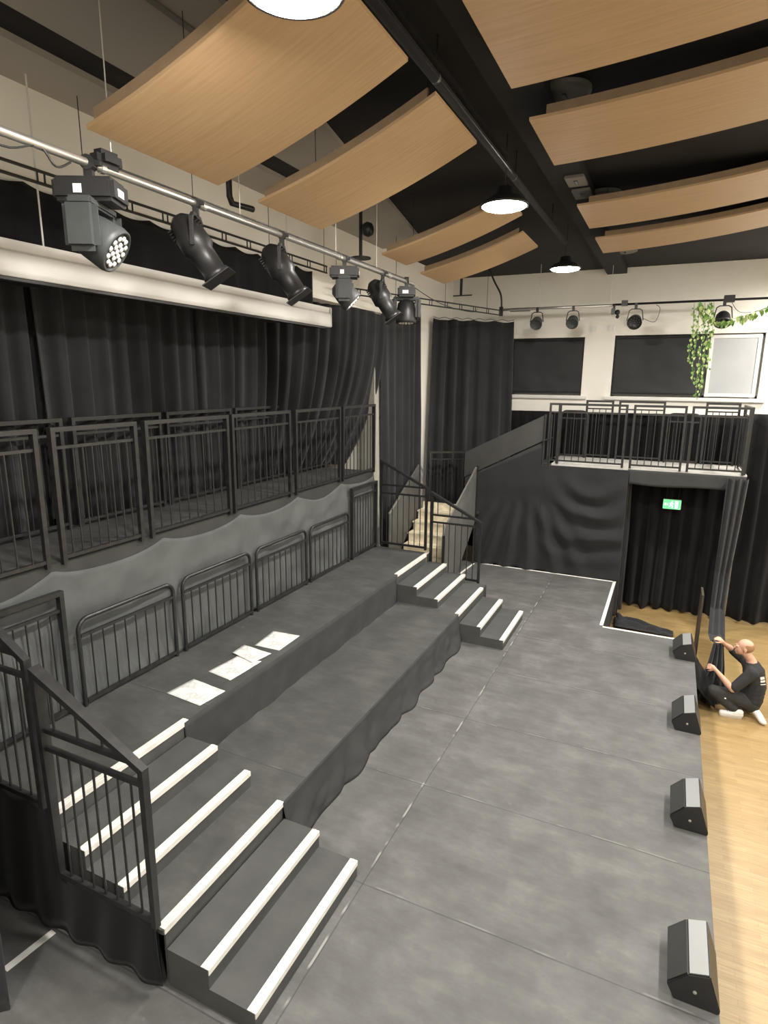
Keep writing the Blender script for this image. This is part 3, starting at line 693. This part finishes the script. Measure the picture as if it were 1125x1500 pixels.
# ------------------------------------------------------------------ ceiling things
def raft(label, x0, x1, y0, y1, zf, n=24):
    t = thing('ceiling_raft', label, 'ceiling panel', ((x0+x1)/2, y0, zf((x0+x1)/2)))
    L = t.location
    top = [(x0+(x1-x0)*k/n) for k in range(n+1)]
    prof = [(x-L.x, zf(x)-L.z) for x in top]+[(x-L.x, zf(x)+.022-L.z) for x in top[::-1]]
    MB().prism(prof, 'y', 0, y1-y0).build('veneered_board', MT['veneer'], t)
    for yy in (.004, y1-y0-.034):
        prof = [(x-L.x, zf(x)+.0225-L.z) for x in top[1:-1]]+[(x-L.x, zf(x)+.085-L.z) for x in top[1:-1][::-1]]
        MB().prism(prof, 'y', yy, yy+.03).build('back_batten', MT['rim'], t)
    for x in (x0+.25, x1-.25):
        MB().tube([(x-L.x, (y1-y0)/2, zf(x)+.02-L.z), (x-L.x, (y1-y0)/2, CEIL-L.z)], .003, 5).build('hanging_wire', MT['metal'], t)
def zl(x):   # left rafts: sagging curve falling to the left
    s = (x+3.3)/1.63; return 4.95+.55*(.62*s+.38*s*s)
def zl2(x):
    s = (x+3.4)/1.42; return 5.06+.42*(.65*s+.35*s*s)
def zr(x):
    s = max(0, x+1.18); return 5.5+.028*s+.030*s*s
raft('curved beech ceiling panel on the left side, nearest and widest in view', -3.17, -1.67, 2.72, 3.84, zl)
raft('curved beech ceiling panel on the left side, second from the camera', -3.17, -1.67, 4.32, 5.28, zl)
raft('curved beech ceiling panel on the left side, directly behind the glowing middle lamp', -3.35, -1.85, 7.00, 7.75, zl2)
raft('curved beech ceiling panel on the left side, farthest and smallest', -3.4, -1.98, 8.37, 9.34, zl2)
raft('curved beech ceiling panel on the right side, nearest at the top edge', -1.18, 1.75, 3.0, 4.45, zr)
raft('curved beech ceiling panel on the right side, second from the camera', -1.18, 1.75, 5.0, 6.06, zr)
raft('curved beech ceiling panel on the right side, third from the camera', -1.18, 1.75, 7.48, 8.59, zr)
raft('curved beech ceiling panel on the right side, farthest from the camera', -1.18, 1.75, 9.21, 10.25, zr)

def pendant(x, y, label):
    t = thing('pendant_lamp', label, 'lamp', (x, y, 5.2))
    MB().lathe([(0, .17), (.07, .17), (.085, .10), (.16, .07), (.225, .02), (.225, 0), (.205, 0), (.205, .012), (0, .012)], 32).build('housing', MT['dark'], t, True)
    MB().lathe([(.20, .008), (.197, -.006), (.16, -.018), (.09, -.026), (0, -.029)], 32).build('diffuser', MT['lamp'], t, True)
    MB().tube([(0, 0, .16), (0, 0, CEIL-5.2)], .005, 6).build('cord', MT['dark'], t)
names = ['round pendant lamp lit above the camera, out of the photo', 'glowing round pendant lamp cut off by the top picture edge', 'glowing round pendant lamp in the middle of the picture, largest fully visible', 'glowing round pendant lamp farthest away, near the cream wall',
         'lit pendant lamp of the right-hand row, nearest', 'lit pendant lamp of the right-hand row, second', 'lit pendant lamp of the right-hand row, third', 'lit pendant lamp of the right-hand row, fourth', 'added pendant lamp beside the far wall, out of view, brightening it', 'lit pendant lamp of the outer right-hand row, nearer of two', 'lit pendant lamp of the outer right-hand row, farther of two']
for (x, y), nme in zip(LAMPS, names): pendant(x, y, nme)

t = thing('ceiling_pipe', 'long black pipe running away under the ceiling between the beech panels', 'pipe', (-1.64, -2.5, 5.56))
MB().tube([(0, 0, 0), (0, 12.1, 0)], .036, 12).build('pipe', MT['serge'], t, True)
MB().box(-.055, 0, .04, .055, 8.5, .075).build('tray', MT['metal'], t)
for y in (3, 6.75, 9, 11): MB().tube([(0, y, 0), (0, y, CEIL-5.56)], .006, 6).build('hanger', MT['metal'], t)
for y in (6.72, 8.9): MB().tube([(0, y, 0), (0, y+.03, 0)], .036, 12).build('coupler', MT['alu'], t)
for y, l in ((5.38, 'grey round ceiling speaker nearest, beside the second right-hand beech panel'), (8.27, 'grey round ceiling speaker beyond it, beside the third right-hand beech panel'), (11.8, 'small grey round ceiling speaker beyond the last beech panel')):
    t = thing('ceiling_speaker', l, 'speaker', (-1.0, y, CEIL-.0))
    MB().lathe([(0, 0), (.20, 0), (.20, -.03), (.17, -.045), (0, -.045)], 28).build('grille', MT['disc'], t)
    MB().box(-.012, -.05, -.06, .012, .05, -.045).build('bracket', MT['dark'], t)
for y, l in ((7.25, 'pale junction box on the dark ceiling beam, nearer of two'), (7.75, 'pale junction box on the dark ceiling beam, farther of two')):
    t = thing('junction_box', l, 'electrical box', (-1.17, y, CEIL-.11)); MB().box(-.10, -.17, -.03, .10, .17, 0, bev=.006).build('cover', MT['disc'], t)
    MB().box(-.02, -.06, -.036, .02, .06, -.03).build('vent', MT['dark'], t)
# drop pole with plate and a round black body on the left
t = thing('ceiling_drop_pole', 'black drop pole with round base plate hanging under the cream ceiling', 'ceiling fitting', (-3.74, 7.2, 5.10))
MB().tube([(0, 0, 0), (0, 0, CEIL-.05-5.10)], .022, 10).build('pole', MT['metal'], t)
MB().lathe([(0, -.015), (.13, -.015), (.13, 0), (0, 0)], 24).build('plate', MT['metal'], t)
MB().lathe([(0, -.05), (.07, -.05), (.09, 0), (.07, .05), (0, .05)], 20, Matrix.Translation((.10, 0, .32)) @ Matrix.Rotation(PI/2, 4, 'Y')).build('round_body', MT['dark'], t, True)
t = thing('pipe_elbow', 'black ceiling pipe ending in an elbow above the silver lighting bar', 'pipe', (-3.6, 4.5, 5.07))
MB().tube([(0, 0, .7), (0, 0, .05), (0, .03, 0), (0, .32, .02)], .026, 10).build('pipe', MT['metal'], t, True)
t = thing('wall_pipe', 'black pipe dropping from the ceiling in the far left corner', 'pipe', (-4.45, 13.35, 5.42))
MB().tube([(0, 0, 0), (0, 0, CEIL-5.42)], .03, 10).build('pipe', MT['metal'], t); MB().tube([(-.18, 0, 0), (.25, 0, 0)], .012, 8).build('bracket', MT['metal'], t)

# ------------------------------------------------------------------ gallery
GZ = 2.10; GY = 11.47
t = thing('gallery', 'raised gallery deck on the far side under the windows', 'gallery', (-2.05, GY, 0))
MB().box(0, 0, GZ-.06, 3.28, 1.30, GZ).build('deck', MT['gdeck'], t)
m = MB()
for x, y in ((.03, 1.2), (1.42, .06), (3.16, .06), (3.16, 1.2)): m.box(x, y, FLOOR, x+.07, y+.07, GZ-.06)
m.build('frame_leg', MT['metal'], t)
def fn(u, v): 
    x = 1.45+u*1.83; return (x, -.012+.006*math.sin(x*9), GZ-.02-(.26+.015*math.sin(x*4))*v)
MB().grid(fn, 40, 6).build('cloth_valance', MT['tskirt'], t, True, .004)
fence('narrow guard rail closing the left end of the gallery beside the sloping balustrade', (-2.02, GY), (-1.86, GY+.02), GZ, 1.09, 'square', 1)
fence('guard rail on the gallery front, left of three wide ones', (-1.84, GY), (-.71, GY), GZ, 1.09, 'square')
fence('guard rail on the gallery front, middle of three wide ones above the door opening', (-.58, GY), (.22, GY), GZ, 1.09, 'square', 6)
fence('guard rail on the gallery front, rightmost of three wide ones', (.33, GY), (1.16, GY), GZ, 1.09, 'square', 6)
fence('guard rail closing the right end of the gallery', (1.19, GY+.06), (1.19, GY+1.15), GZ, 1.09, 'square')
for i, (a, b) in enumerate([(-1.53, -1.05), (-.92, -.13), (.58, 1.10)]):
    fence('guard rail at the back of the gallery before the curtain, %s from the left' % ['first', 'second', 'third'][i], (a, GY+1.22), (b, GY+1.22), GZ, 1.12, 'square', [3, 5, 4][i])
fence('low round-cornered guard rail on the gallery, left one', (-2.0, GY+1.15), (-1.5, GY+1.15), GZ, .92, 'round', 4)
fence('low round-cornered guard rail on the gallery, right one', (-.05, GY+1.15), (.5, GY+1.15), GZ, .92, 'round', 4)

# swagged drape on the gallery front
def swag(x, z):
    """out-of-plane bulge: swags sagging between hangers, fanning folds on the left"""
    s = 0
    # right swags: arcs hung from (-0.65,1.75) to (-2.0,1.6) sagging low
    cx = -1.15; 
    dx = x-cx; rr = math.hypot(dx*1.0, (z-2.15)*.95)
    k = math.exp(-(dx/.75)**2)
    if z < 2.05: s += .065*math.sin(rr*15+1.6*noise.noise(Vector((x*1.5, z*1.5, 3))))*k*min(1, max(0, (1.95-z)*1.5))*min(1, max(0, z-.15)*2)
    # left: near-vertical folds fanning out from a point high on the left
    px, pz_ = -2.35, 2.4
    an = math.atan2(x-px, pz_-z)
    kl = 1/(1+math.exp((x+1.55)*5))
    s += .062*math.sin(an*34+2*noise.noise(Vector((x, z, 8))))*kl*min(1, max(0, (1.35-z)*1.5))
    s += .025*noise.noise(Vector((x*2, z*2, 5)))
    return s
def fn(u, v):
    x = -3.36+u*2.78
    zt = (GZ-.03) if x > -2.08 else 1.80+(x+3.36)*(.60/1.25)
    z = zt*(1-v)+.003*v
    return (x+3.36, -swag(x, z)*(.2+.8*min(1, v*5)), z)
o = MB().grid(fn, 170, 110).build('swagged_drape', MT['drape'], None, True, .004, loc=(-3.36, GY-.06, 0))
tag(o, 'wide black drape hanging in swags below the gallery down to the stage', 'drape')
curtain('narrow black drape at the left jamb of the dark opening', [(-.62, GY-.03), (-.55, GY+.5)], (GZ-.05, GZ-.05), FLOOR+.01, 'drape', .2, .03, seed=21, nv=10, name='jamb_drape', cat='drape')

# stair to the gallery: lower flight, landing, upper flight
t = thing('gallery_stair', 'plywood stair with pale treads turning up to the gallery behind the handrails', 'staircase', (-4.45, 9.75, 0))
W_ = 1.12
for k in range(6):
    z = .175*(k+1); y = .24*k+.02
    MB().box(.03, y, z-.03, W_-.03, y+.27, z, bev=.004).build('tread', MT['tread'], t)
    MB().box(.05, y+.25, z, W_-.05, y+.262, z+.14).build('riser', MT['tread'], t)
MB().box(0, 1.62, 1.0, W_+.05, 2.30, 1.05).build('landing', MT['plydk'], t)
MB().box(0, 1.60, .90, W_, 1.63, 1.05).build('landing_edge', MT['dark'], t)
for x, nm in ((-.02, 'left_side_panel'), (W_, 'right_side_panel')):
    if nm[0] == 'l': prof = [(-.05, .0), (-.05, 1.20), (1.35, 1.92), (1.35, .85), (.9, .72)]
    else: prof = [(-.30, .0), (-.30, .98), (-.25, 1.10), (1.50, 1.93), (1.50, .85), (.35, .0)]
    MB().prism(prof, 'x', x, x+.02).build(nm, MT['ply'], t)
MB().tube([(W_+.01, -.30, 1.0), (W_+.01, -.25, 1.12), (W_+.01, 1.50, 1.95)], .014, square=True).build('handrail', MT['alu'], t)
MB().tube([(-.01, -.05, 1.22), (-.01, 1.35, 1.94)], .012, square=True).build('handrail', MT['alu'], t)
MB().tube([(W_+.01, -.28, 0), (W_+.01, -.28, 1.0)], .02, square=True).build('post', MT['metal'], t)
MB().tube([(W_+.01, 1.55, 0), (W_+.01, 1.55, 1.98)], .02, square=True).build('post', MT['metal'], t)
for k in range(6):
    MB().box(W_+.1+.215*k, 1.70, 1.05+.175*(k+1)-.03, W_+.1+.215*(k+1), 2.60, 1.05+.175*(k+1)).build('tread', MT['plydk'], t)
# sloping balustrade in front of the upper flight (two boards)
Y_ = GY-9.75-.03; X0 = -3.62+4.45; X1 = -2.08+4.45
MB().prism([(X0, 1.72), (X0, 2.21), (X1, 3.0), (X1, 2.53)], 'y', Y_, Y_+.02).build('balustrade_board', mat('dark_grey_board', (.042, .042, .040), .55, var=.15, scale=3), t)
MB().prism([(X0+.02, 1.2), (X0+.02, 1.70), (X1, 2.50), (X1, 2.02)], 'y', Y_+.01, Y_+.025).build('balustrade_board', MT['plydk'], t)
for x in (X1-.02, X1+.10): MB().tube([(x, Y_-.02, 2.02), (x, Y_-.02, 3.0)], .018, 8).build('post', MT['metal'], t)
MB().tube([(X1-.06, Y_-.03, 2.50), (X1+.14, Y_-.03, 2.58)], .014, 8).build('bracket', MT['metal'], t)
fence('black guard rail standing on the stair landing in front of the corner curtain', (-4.40, 11.62), (-3.78, 11.98), 1.05, 1.10, 'square', 9)

# ------------------------------------------------------------------ exit sign
t = thing('exit_sign', 'small green illuminated exit sign hanging in the dark opening', 'sign', (.17, 12.0, 1.42))
MB().box(-.15, -.015, -.09, .15, .02, .09, bev=.006).build('sign_body', MT['white'], t)
MB().box(-.145, -.019, -.085, .145, -.0152, .085).build('sign_face', MT['exit'], t)
m = MB()
m.ball((.0, -.021, .052), (.014, .003, .014), 1)
m.tube([(.0, -.021, .035), (-.012, -.021, -.005)], .012, 6)
m.tube([(-.012, -.021, -.005), (.014, -.021, -.03), (.005, -.021, -.06)], .008, 6); m.tube([(-.012, -.021, -.005), (-.03, -.021, -.035), (-.05, -.021, -.04)], .008, 6)
m.tube([(0, -.021, .03), (.03, -.021, .01)], .006, 6); m.tube([(0, -.021, .03), (-.03, -.021, .02), (-.035, -.021, 0)], .006, 6)
m.box(.05, -.022, -.065, .10, -.0192, .065); m.box(-.115, -.022, -.010, -.065, -.0192, .010); m.prism([(-.135, 0), (-.105, .028), (-.105, -.028)], 'y', -.022, -.0192)
m.build('running_figure_symbol', MT['exitw'], t)
for x in (-.1, .1): MB().tube([(x, 0, .09), (x, 0, .6)], .003, 5).build('hanging_wire', MT['metal'], t)

# ------------------------------------------------------------------ loose cloth, board, wall plates
def fn(u, v):
    x = u*.95; y = (v-.5)*(.60-.34*u)
    return (x, y-.22*u, .02+.10*(1-u*.6)*abs(noise.noise(Vector((x*4, y*6, 2))))*2.2*(1-abs(2*v-1)**3)+.03)
tag(MB().grid(fn, 40, 30).build('folded_cloth', MT['drape'], None, True, .006, loc=(-.55, 11.15, FLOOR)), 'crumpled black cloth lying on the wooden floor beyond the stage corner', 'cloth')
t = thing('upright_board', 'tall thin dark board standing on edge behind the farthest wedge speaker', 'board', (.64, 9.0, FLOOR))
MB().box(0, .15, 0, .028, .55, 1.38).build('board', mat('dark_brown_board', (.05, .038, .028), .5, var=.2), t)
for x, l in ((-1.62, 'small white wall plate above the pier between the windows, left'), (-1.28, 'small white wall plate above the pier between the windows, right')):
    tag(MB().box(-.05, -.02, -.05, .05, 0, .05, bev=.004).build('wall_plate', MT['white'], loc=(x, WY, 4.66)), l, 'wall plate')

# leg drape pulled towards the man's hands
ctr = [(1.10, 11.40, 2.04, .16), (1.08, 11.38, 1.2, .14), (1.05, 11.30, .45, .12), (1.02, 11.0, -.10, .11), (.99, 10.3, -.30, .12), (.95, 9.6, -.14, .10), (.91, 9.0, .10, .07), (.885, 8.80, .14, .06), (.88, 8.72, -.12, .10), (.86, 8.70, -.40, .15), (.84, 8.70, -.68, .19)]
def fn(u, v):
    s = v*(len(ctr)-1); i = min(int(s), len(ctr)-2); k = s-i; k = k*k*(3-2*k)
    a, b = Vector(ctr[i]), Vector(ctr[i+1]); p = a.lerp(b, k); w_ = p[3]; dx = (u-.5)*2*w_
    return (p[0]+dx-1.1, p[1]+.035*math.sin(u*19+v*3)-11.4+dx*.3, p[2]+.012*math.sin(u*13))
tag(MB().grid(fn, 44, 90).build('pulled_drape', MT['drape'], None, True, .005, loc=(1.1, 11.4, 0)), 'narrow black drape hanging from the gallery corner and pulled into the man\'s hands', 'drape')
def fn(u, v):
    x = .61+u*.30; y = 8.35+v*.65+.12*u
    top = -.30+.28*math.sin(v*PI)*(1-u*.4)-.35*u
    return (x-.62, y-8.35, max(FLOOR+.01, top+.05*noise.noise(Vector((x*9, y*7, 1)))))
tag(MB().grid(fn, 24, 34).build('draped_cloth', MT['serge'], None, True, .005, loc=(.62, 8.35, 0)), 'black cloth bunched against the stage side between the stage and the man', 'cloth')

# ------------------------------------------------------------------ hanging ivy
def leaf(m, p, s_, a, tilt):
    q = Matrix.Translation(p) @ Matrix.Rotation(a, 4, 'Z') @ Matrix.Rotation(tilt, 4, 'X')
    P = [q @ Vector(c) for c in ((0, 0, 0), (-s_*.45, 0, -s_*.45), (-s_*.2, .2*s_, -s_*.95), (0, .1*s_, -s_*1.25), (s_*.2, .2*s_, -s_*.95), (s_*.45, 0, -s_*.45))]
    V = [m.bm.verts.new(c) for c in P]; m.bm.faces.new((V[0], V[1], V[2], V[3])); m.bm.faces.new((V[0], V[3], V[4], V[5]))
def vine(label, pts, dens, size, spread):
    b0 = Vector(pts[0]); t = thing('ivy_garland', label, 'garland', b0)
    P = [Vector(p)-b0 for p in pts]
    MB().tube(P, .004, 5).build('stem', MT['leaf'], t)
    for nm, mm, sd in (('leaves', 'leaf', 1), ('pale_leaves', 'leafp', 2)):
        rnd = random.Random(sd+int(abs(b0.x)*1000)); m = MB()
        for i in range(len(P)-1):
            L = (P[i+1]-P[i]).length
            for k in range(int(L*dens)):
                p = P[i].lerp(P[i+1], rnd.random())+Vector((rnd.uniform(-1, 1), rnd.uniform(-1, .3), rnd.uniform(-1, 1)*.6))*spread
                leaf(m, p, size*rnd.uniform(.7, 1.3), rnd.uniform(-.9, .9), rnd.uniform(-.5, .6))
        m.build(nm, MT[mm], t)
vi = [('leftmost and shortest', .19, 3.95), ('second from left', .27, 3.62), ('third from left, reaching lowest', .36, 3.33), ('fourth from left', .43, 3.42), ('rightmost, beside the pale window panel', .50, 3.85)]
for nm, x, zb in vi:
    vine('trailing green ivy strand hanging over the black blind, %s' % nm, [(x-.02, 12.55, 4.98), (x+.01, 12.52, 4.5), (x-.015, 12.52, (4.3+zb)/2), (x+.01, 12.53, zb)], 20, .046, .032)
vine('horizontal green ivy garland draped to the right under the far bar', [(.28, 12.56, 4.97), (.38, 12.5, 4.78), (.55, 12.5, 4.65), (.78, 12.5, 4.68), (1.02, 12.5, 4.74), (1.3, 12.52, 4.86), (1.7, 12.55, 5.0)], 34, .080, .06)

# ------------------------------------------------------------------ crouching man
base = (1.15, 8.65, FLOOR)
man = thing('person', 'balding man in black T-shirt kneeling on the wooden floor, pulling a black drape', 'person', base)
def L(p): return Vector(p)-Vector(base)
def chain(m, pts, sub_=2):
    """tapered limb: list of (point, radius)"""
    for (a, ra), (b, rb) in zip(pts, pts[1:]):
        a, b = Vector(a), Vector(b); n = max(2, int((b-a).length/(min(ra, rb)*.35)))
        for k in range(n+1):
            s = k/n; m.ball(a.lerp(b, s), ra+(rb-ra)*s, sub_ if ra > .02 else 1)
def remesh(o, vox, it=3):
    md = o.modifiers.new('skin', 'REMESH'); md.mode = 'VOXEL'; md.voxel_size = vox; md.use_smooth_shade = True
    s = o.modifiers.new('soft', 'SMOOTH'); s.iterations = it; s.factor = .5
def hand(m, wrist, palm, dirv, side, curl):
    """palm centre, finger direction, sideways direction, curl direction"""
    dirv, side, curl = Vector(dirv).normalized(), Vector(side).normalized(), Vector(curl).normalized()
    wrist, palm = Vector(wrist), Vector(palm)
    chain(m, [(wrist, .026), (palm, .028)])
    for s_ in (-.022, 0, .022): chain(m, [(palm+side*s_*.7, .019), (palm+dirv*.035+side*s_, .015)])
    for k, (s_, l) in enumerate(((-.033, .062), (-.011, .075), (.011, .07), (.031, .055))):
        a = palm+dirv*.035+side*s_; b = a+dirv*l*.5+curl*l*.25; c = b+dirv*l*.2+curl*l*.45
        chain(m, [(a, .0095), (b, .0085), (c, .0075)])
    a = palm-side*.028; b = a-side*.022+dirv*.028+curl*.02; c = b+dirv*.022+curl*.022
    chain(m, [(a, .012), (b, .010), (c, .009)])
m = MB()
hips = L((1.32, 8.69, -.50)); neck = L((1.26, 8.70, .045)); hd = L((1.165, 8.69, .205))
# torso and neck
chain(m, [(hips, .125), (L((1.345, 8.69, -.30)), .12), (L((1.31, 8.69, -.10)), .12)])
chain(m, [(L((1.29, 8.70, -.03)), .075), (neck, .058), (L((1.20, 8.69, .12)), .056)])
# arms
lsh, lel, lwr = L((1.27, 8.51, -.07)), L((1.07, 8.41, -.29)), L((.875, 8.49, -.115))
rsh, rel, rwr = L((1.24, 8.88, -.06)), L((1.07, 9.00, .02)), L((.955, 8.82, .15))
for sh, el, wr in ((lsh, lel, lwr), (rsh, rel, rwr)):
    chain(m, [(sh, .058), (el, .043), (el.lerp(wr, .35), .043), (wr, .026)])
hand(m, lwr, L((.835, 8.51, -.085)), (-.9, .25, .1), (.2, .5, .8), (.0, .7, -.5))
hand(m, rwr, L((.915, 8.79, .195)), (-.6, -.25, .7), (.2, .8, .3), (-.6, .1, -.5))
# legs
lhip, lkn, lan = L((1.30, 8.57, -.50)), L((.86, 8.44, -.37)), L((1.12, 8.47, -.61))
rhip, rkn, ran = L((1.30, 8.81, -.50)), L((.90, 8.93, -.60)), L((1.34, 8.66, -.60))
for h_, k_, a_ in ((lhip, lkn, lan), (rhip, rkn, ran)):
    chain(m, [(h_, .095), (k_, .062), (k_.lerp(a_, .35), .058), (a_, .036)])
chain(m, [(lan, .04), (lan+Vector((-.05, -.01, -.035)), .03)]); chain(m, [(ran, .04), (ran+Vector((.09, -.16, -.05)), .03)])
# (head) skull, face, jaw, nose, ears, brow, lips
m.ball(hd+Vector((.02, 0, .015)), (.098, .078, .092), 3); m.ball(hd+Vector((-.035, 0, -.03)), (.06, .062, .085), 3)
m.ball(hd+Vector((-.055, 0, -.085)), (.036, .038, .026), 2)
chain(m, [(hd+Vector((-.092, 0, .0)), .008), (hd+Vector((-.112, 0, -.03)), .012)])
for s_ in (-1, 1):
    m.ball(hd+Vector((.012, s_*.080, -.02)), (.020, .009, .032), 2); m.ball(hd+Vector((-.078, s_*.030, .012)), (.02, .022, .008), 2)
m.ball(hd+Vector((-.09, 0, -.06)), (.012, .025, .006), 2); m.ball(hd+Vector((-.088, 0, -.071)), (.012, .021, .006), 2)
body = m.build('body', MT['skin'], man, True); remesh(body, .0055, 3)
# close-cropped hair at the back and sides
h = MB(); t_ = bmesh.new(); bmesh.ops.create_icosphere(t_, subdivisions=4, radius=1)
for v in t_.verts:
    v.co = Vector((v.co.x*.101+.022, v.co.y*.081, v.co.z*.094+.014))
bmesh.ops.delete(t_, geom=[v for v in t_.verts if not (v.co.x > .005 and v.co.z < .055 and v.co.z > -.055)], context='VERTS')
h._add(t_, Matrix.Translation(hd)); h.build('hair', MT['hair'], man, True)
m = MB()
for s_ in (-1, 1): m.ball(hd+Vector((-.093, s_*.031, -.003)), (.004, .009, .004), 2)
m.build('eyes', MT['dark'], man, True)
m = MB()
chain(m, [(L((1.325, 8.69, -.46)), .145), (L((1.35, 8.69, -.30)), .138), (L((1.315, 8.69, -.12)), .135), (L((1.29, 8.70, -.05)), .095)])
for y in (8.60, 8.79): chain(m, [(L((1.325, y, -.45)), .135), (L((1.345, y, -.28)), .125), (L((1.305, y, -.10)), .115)])
chain(m, [(lsh, .078), (rsh, .078)])
for sh, el in ((lsh, lel), (rsh, rel)): chain(m, [(sh, .080), (sh.lerp(el, .88), .066)])
o = m.build('t_shirt', MT['shirt'], man, True); remesh(o, .011, 4)
m = MB()
chain(m, [(L((1.31, 8.60, -.52)), .13), (L((1.31, 8.79, -.52)), .13)])
for h_, k_, a_ in ((lhip, lkn, lan), (rhip, rkn, ran)): chain(m, [(h_, .108), (k_, .078), (k_.lerp(a_, .4), .072), (a_+Vector((0, 0, .02)), .056)])
o = m.build('trousers', MT['trousers'], man, True); remesh(o, .011, 4)
MB().ball(L((1.00, 8.375, -.42)), (.012, .006, .010)).build('pocket_stud', MT['lens'], man, True)
def shoe(heel, toe, sole_dn):
    heel, toe = L(heel), L(toe); m = MB(); dn = Vector(sole_dn).normalized()
    chain(m, [(heel, .042), (heel.lerp(toe, .5), .043), (toe, .036)]); chain(m, [(heel-dn*.03, .04), (heel.lerp(toe, .35)-dn*.02, .04)])
    chain(m, [(heel+dn*.022, .034), (heel.lerp(toe, .5)+dn*.022, .036), (toe+dn*.018, .034)])
    up = -dn
    chain(m, [(heel+up*.03, .036), (heel.lerp(toe, .22)+up*.035, .036)])
    o = m.build('shoe', MT['shoe'], man, True); remesh(o, .007, 2)
    k = MB(); chain(k, [(heel+dn*.040, .030), (heel.lerp(toe, .5)+dn*.042, .030), (toe+dn*.034, .029)]); so = k.build('sole', MT['sole'], o, True); remesh(so, .008, 2)
    k = MB()
    for q in (.42, .52, .62, .72):
        p = heel.lerp(toe, q)+up*(.046-.012*(q-.4)*3); sd = (toe-heel).cross(up).normalized()*.024
        k.tube([p-sd, p+up*.006, p+sd], .0035, 5)
    k.build('laces', MT['cast'], o, True)
shoe((1.20, 8.46, -.645), (.99, 8.43, -.650), (0, 0, -1))
shoe((1.37, 8.58, -.585), (1.44, 8.41, -.650), (.75, -.3, -.3))
# pale print on the back of the shirt: a block of lettering over an underline
c = L((1.45, 8.50, -.14)); nrm = Vector((.62, -.74, .24)).normalized(); sx = Vector((.74, .62, 0)).normalized(); sy = nrm.cross(sx).normalized()
rnd = random.Random(3); pr_ = MB()
def patch(x0, y0, x1, y1):
    pr_.grid(lambda u, v: c+sx*(x0+(x1-x0)*u)+sy*(y0+(y1-y0)*v), 3, 3)
for yy, hh in ((.038, .034), (-.004, .026)):
    x = -.07
    while x < .06:
        w_ = rnd.uniform(.012, .020); patch(x, yy-hh/2, x+w_, yy+hh/2); x += w_+.004
patch(-.075, -.050, .075, -.040)
o = pr_.build('shirt_print', MT['tape'], man)
sw = o.modifiers.new('lie_on_shirt', 'SHRINKWRAP'); sw.target = man.children[[q.name.split('.')[0] for q in man.children].index('t_shirt')]
sw.offset = .004; sw.wrap_method = 'NEAREST_SURFACEPOINT'

# ------------------------------------------------------------------ repeats share a group
GROUPS = {'guard_rail': 'black guard rails on the platforms and gallery', 'stair_handrail': 'sloping stair handrails', 'step_unit': 'two-tread step units',
          'paper_sheet': 'papers on the upper platform', 'wedge_speaker': 'wedge speakers along the stage edge', 'ceiling_raft': 'curved ceiling panels',
          'pendant_lamp': 'pendant lamps', 'par_light': 'par lights on the far bar', 'profile_spotlight': 'profile spotlights on the silver bar',
          'moving_head_light': 'moving head lights on the silver bar', 'ivy_garland': 'ivy on the far bar', 'stage_curtain': 'black stage curtains',
          'ceiling_speaker': 'round ceiling speakers', 'junction_box': 'ceiling junction boxes', 'wall_plate': 'wall plates', 'roller_blind': 'black roller blinds',
          'edge_tape': 'white tapes along the stage edge', 'ladder_rail': 'ladder-shaped curtain rails'}
for o in SC.objects:
    if o.parent is None and o.name.split('.')[0] in GROUPS: o['group'] = GROUPS[o.name.split('.')[0]]
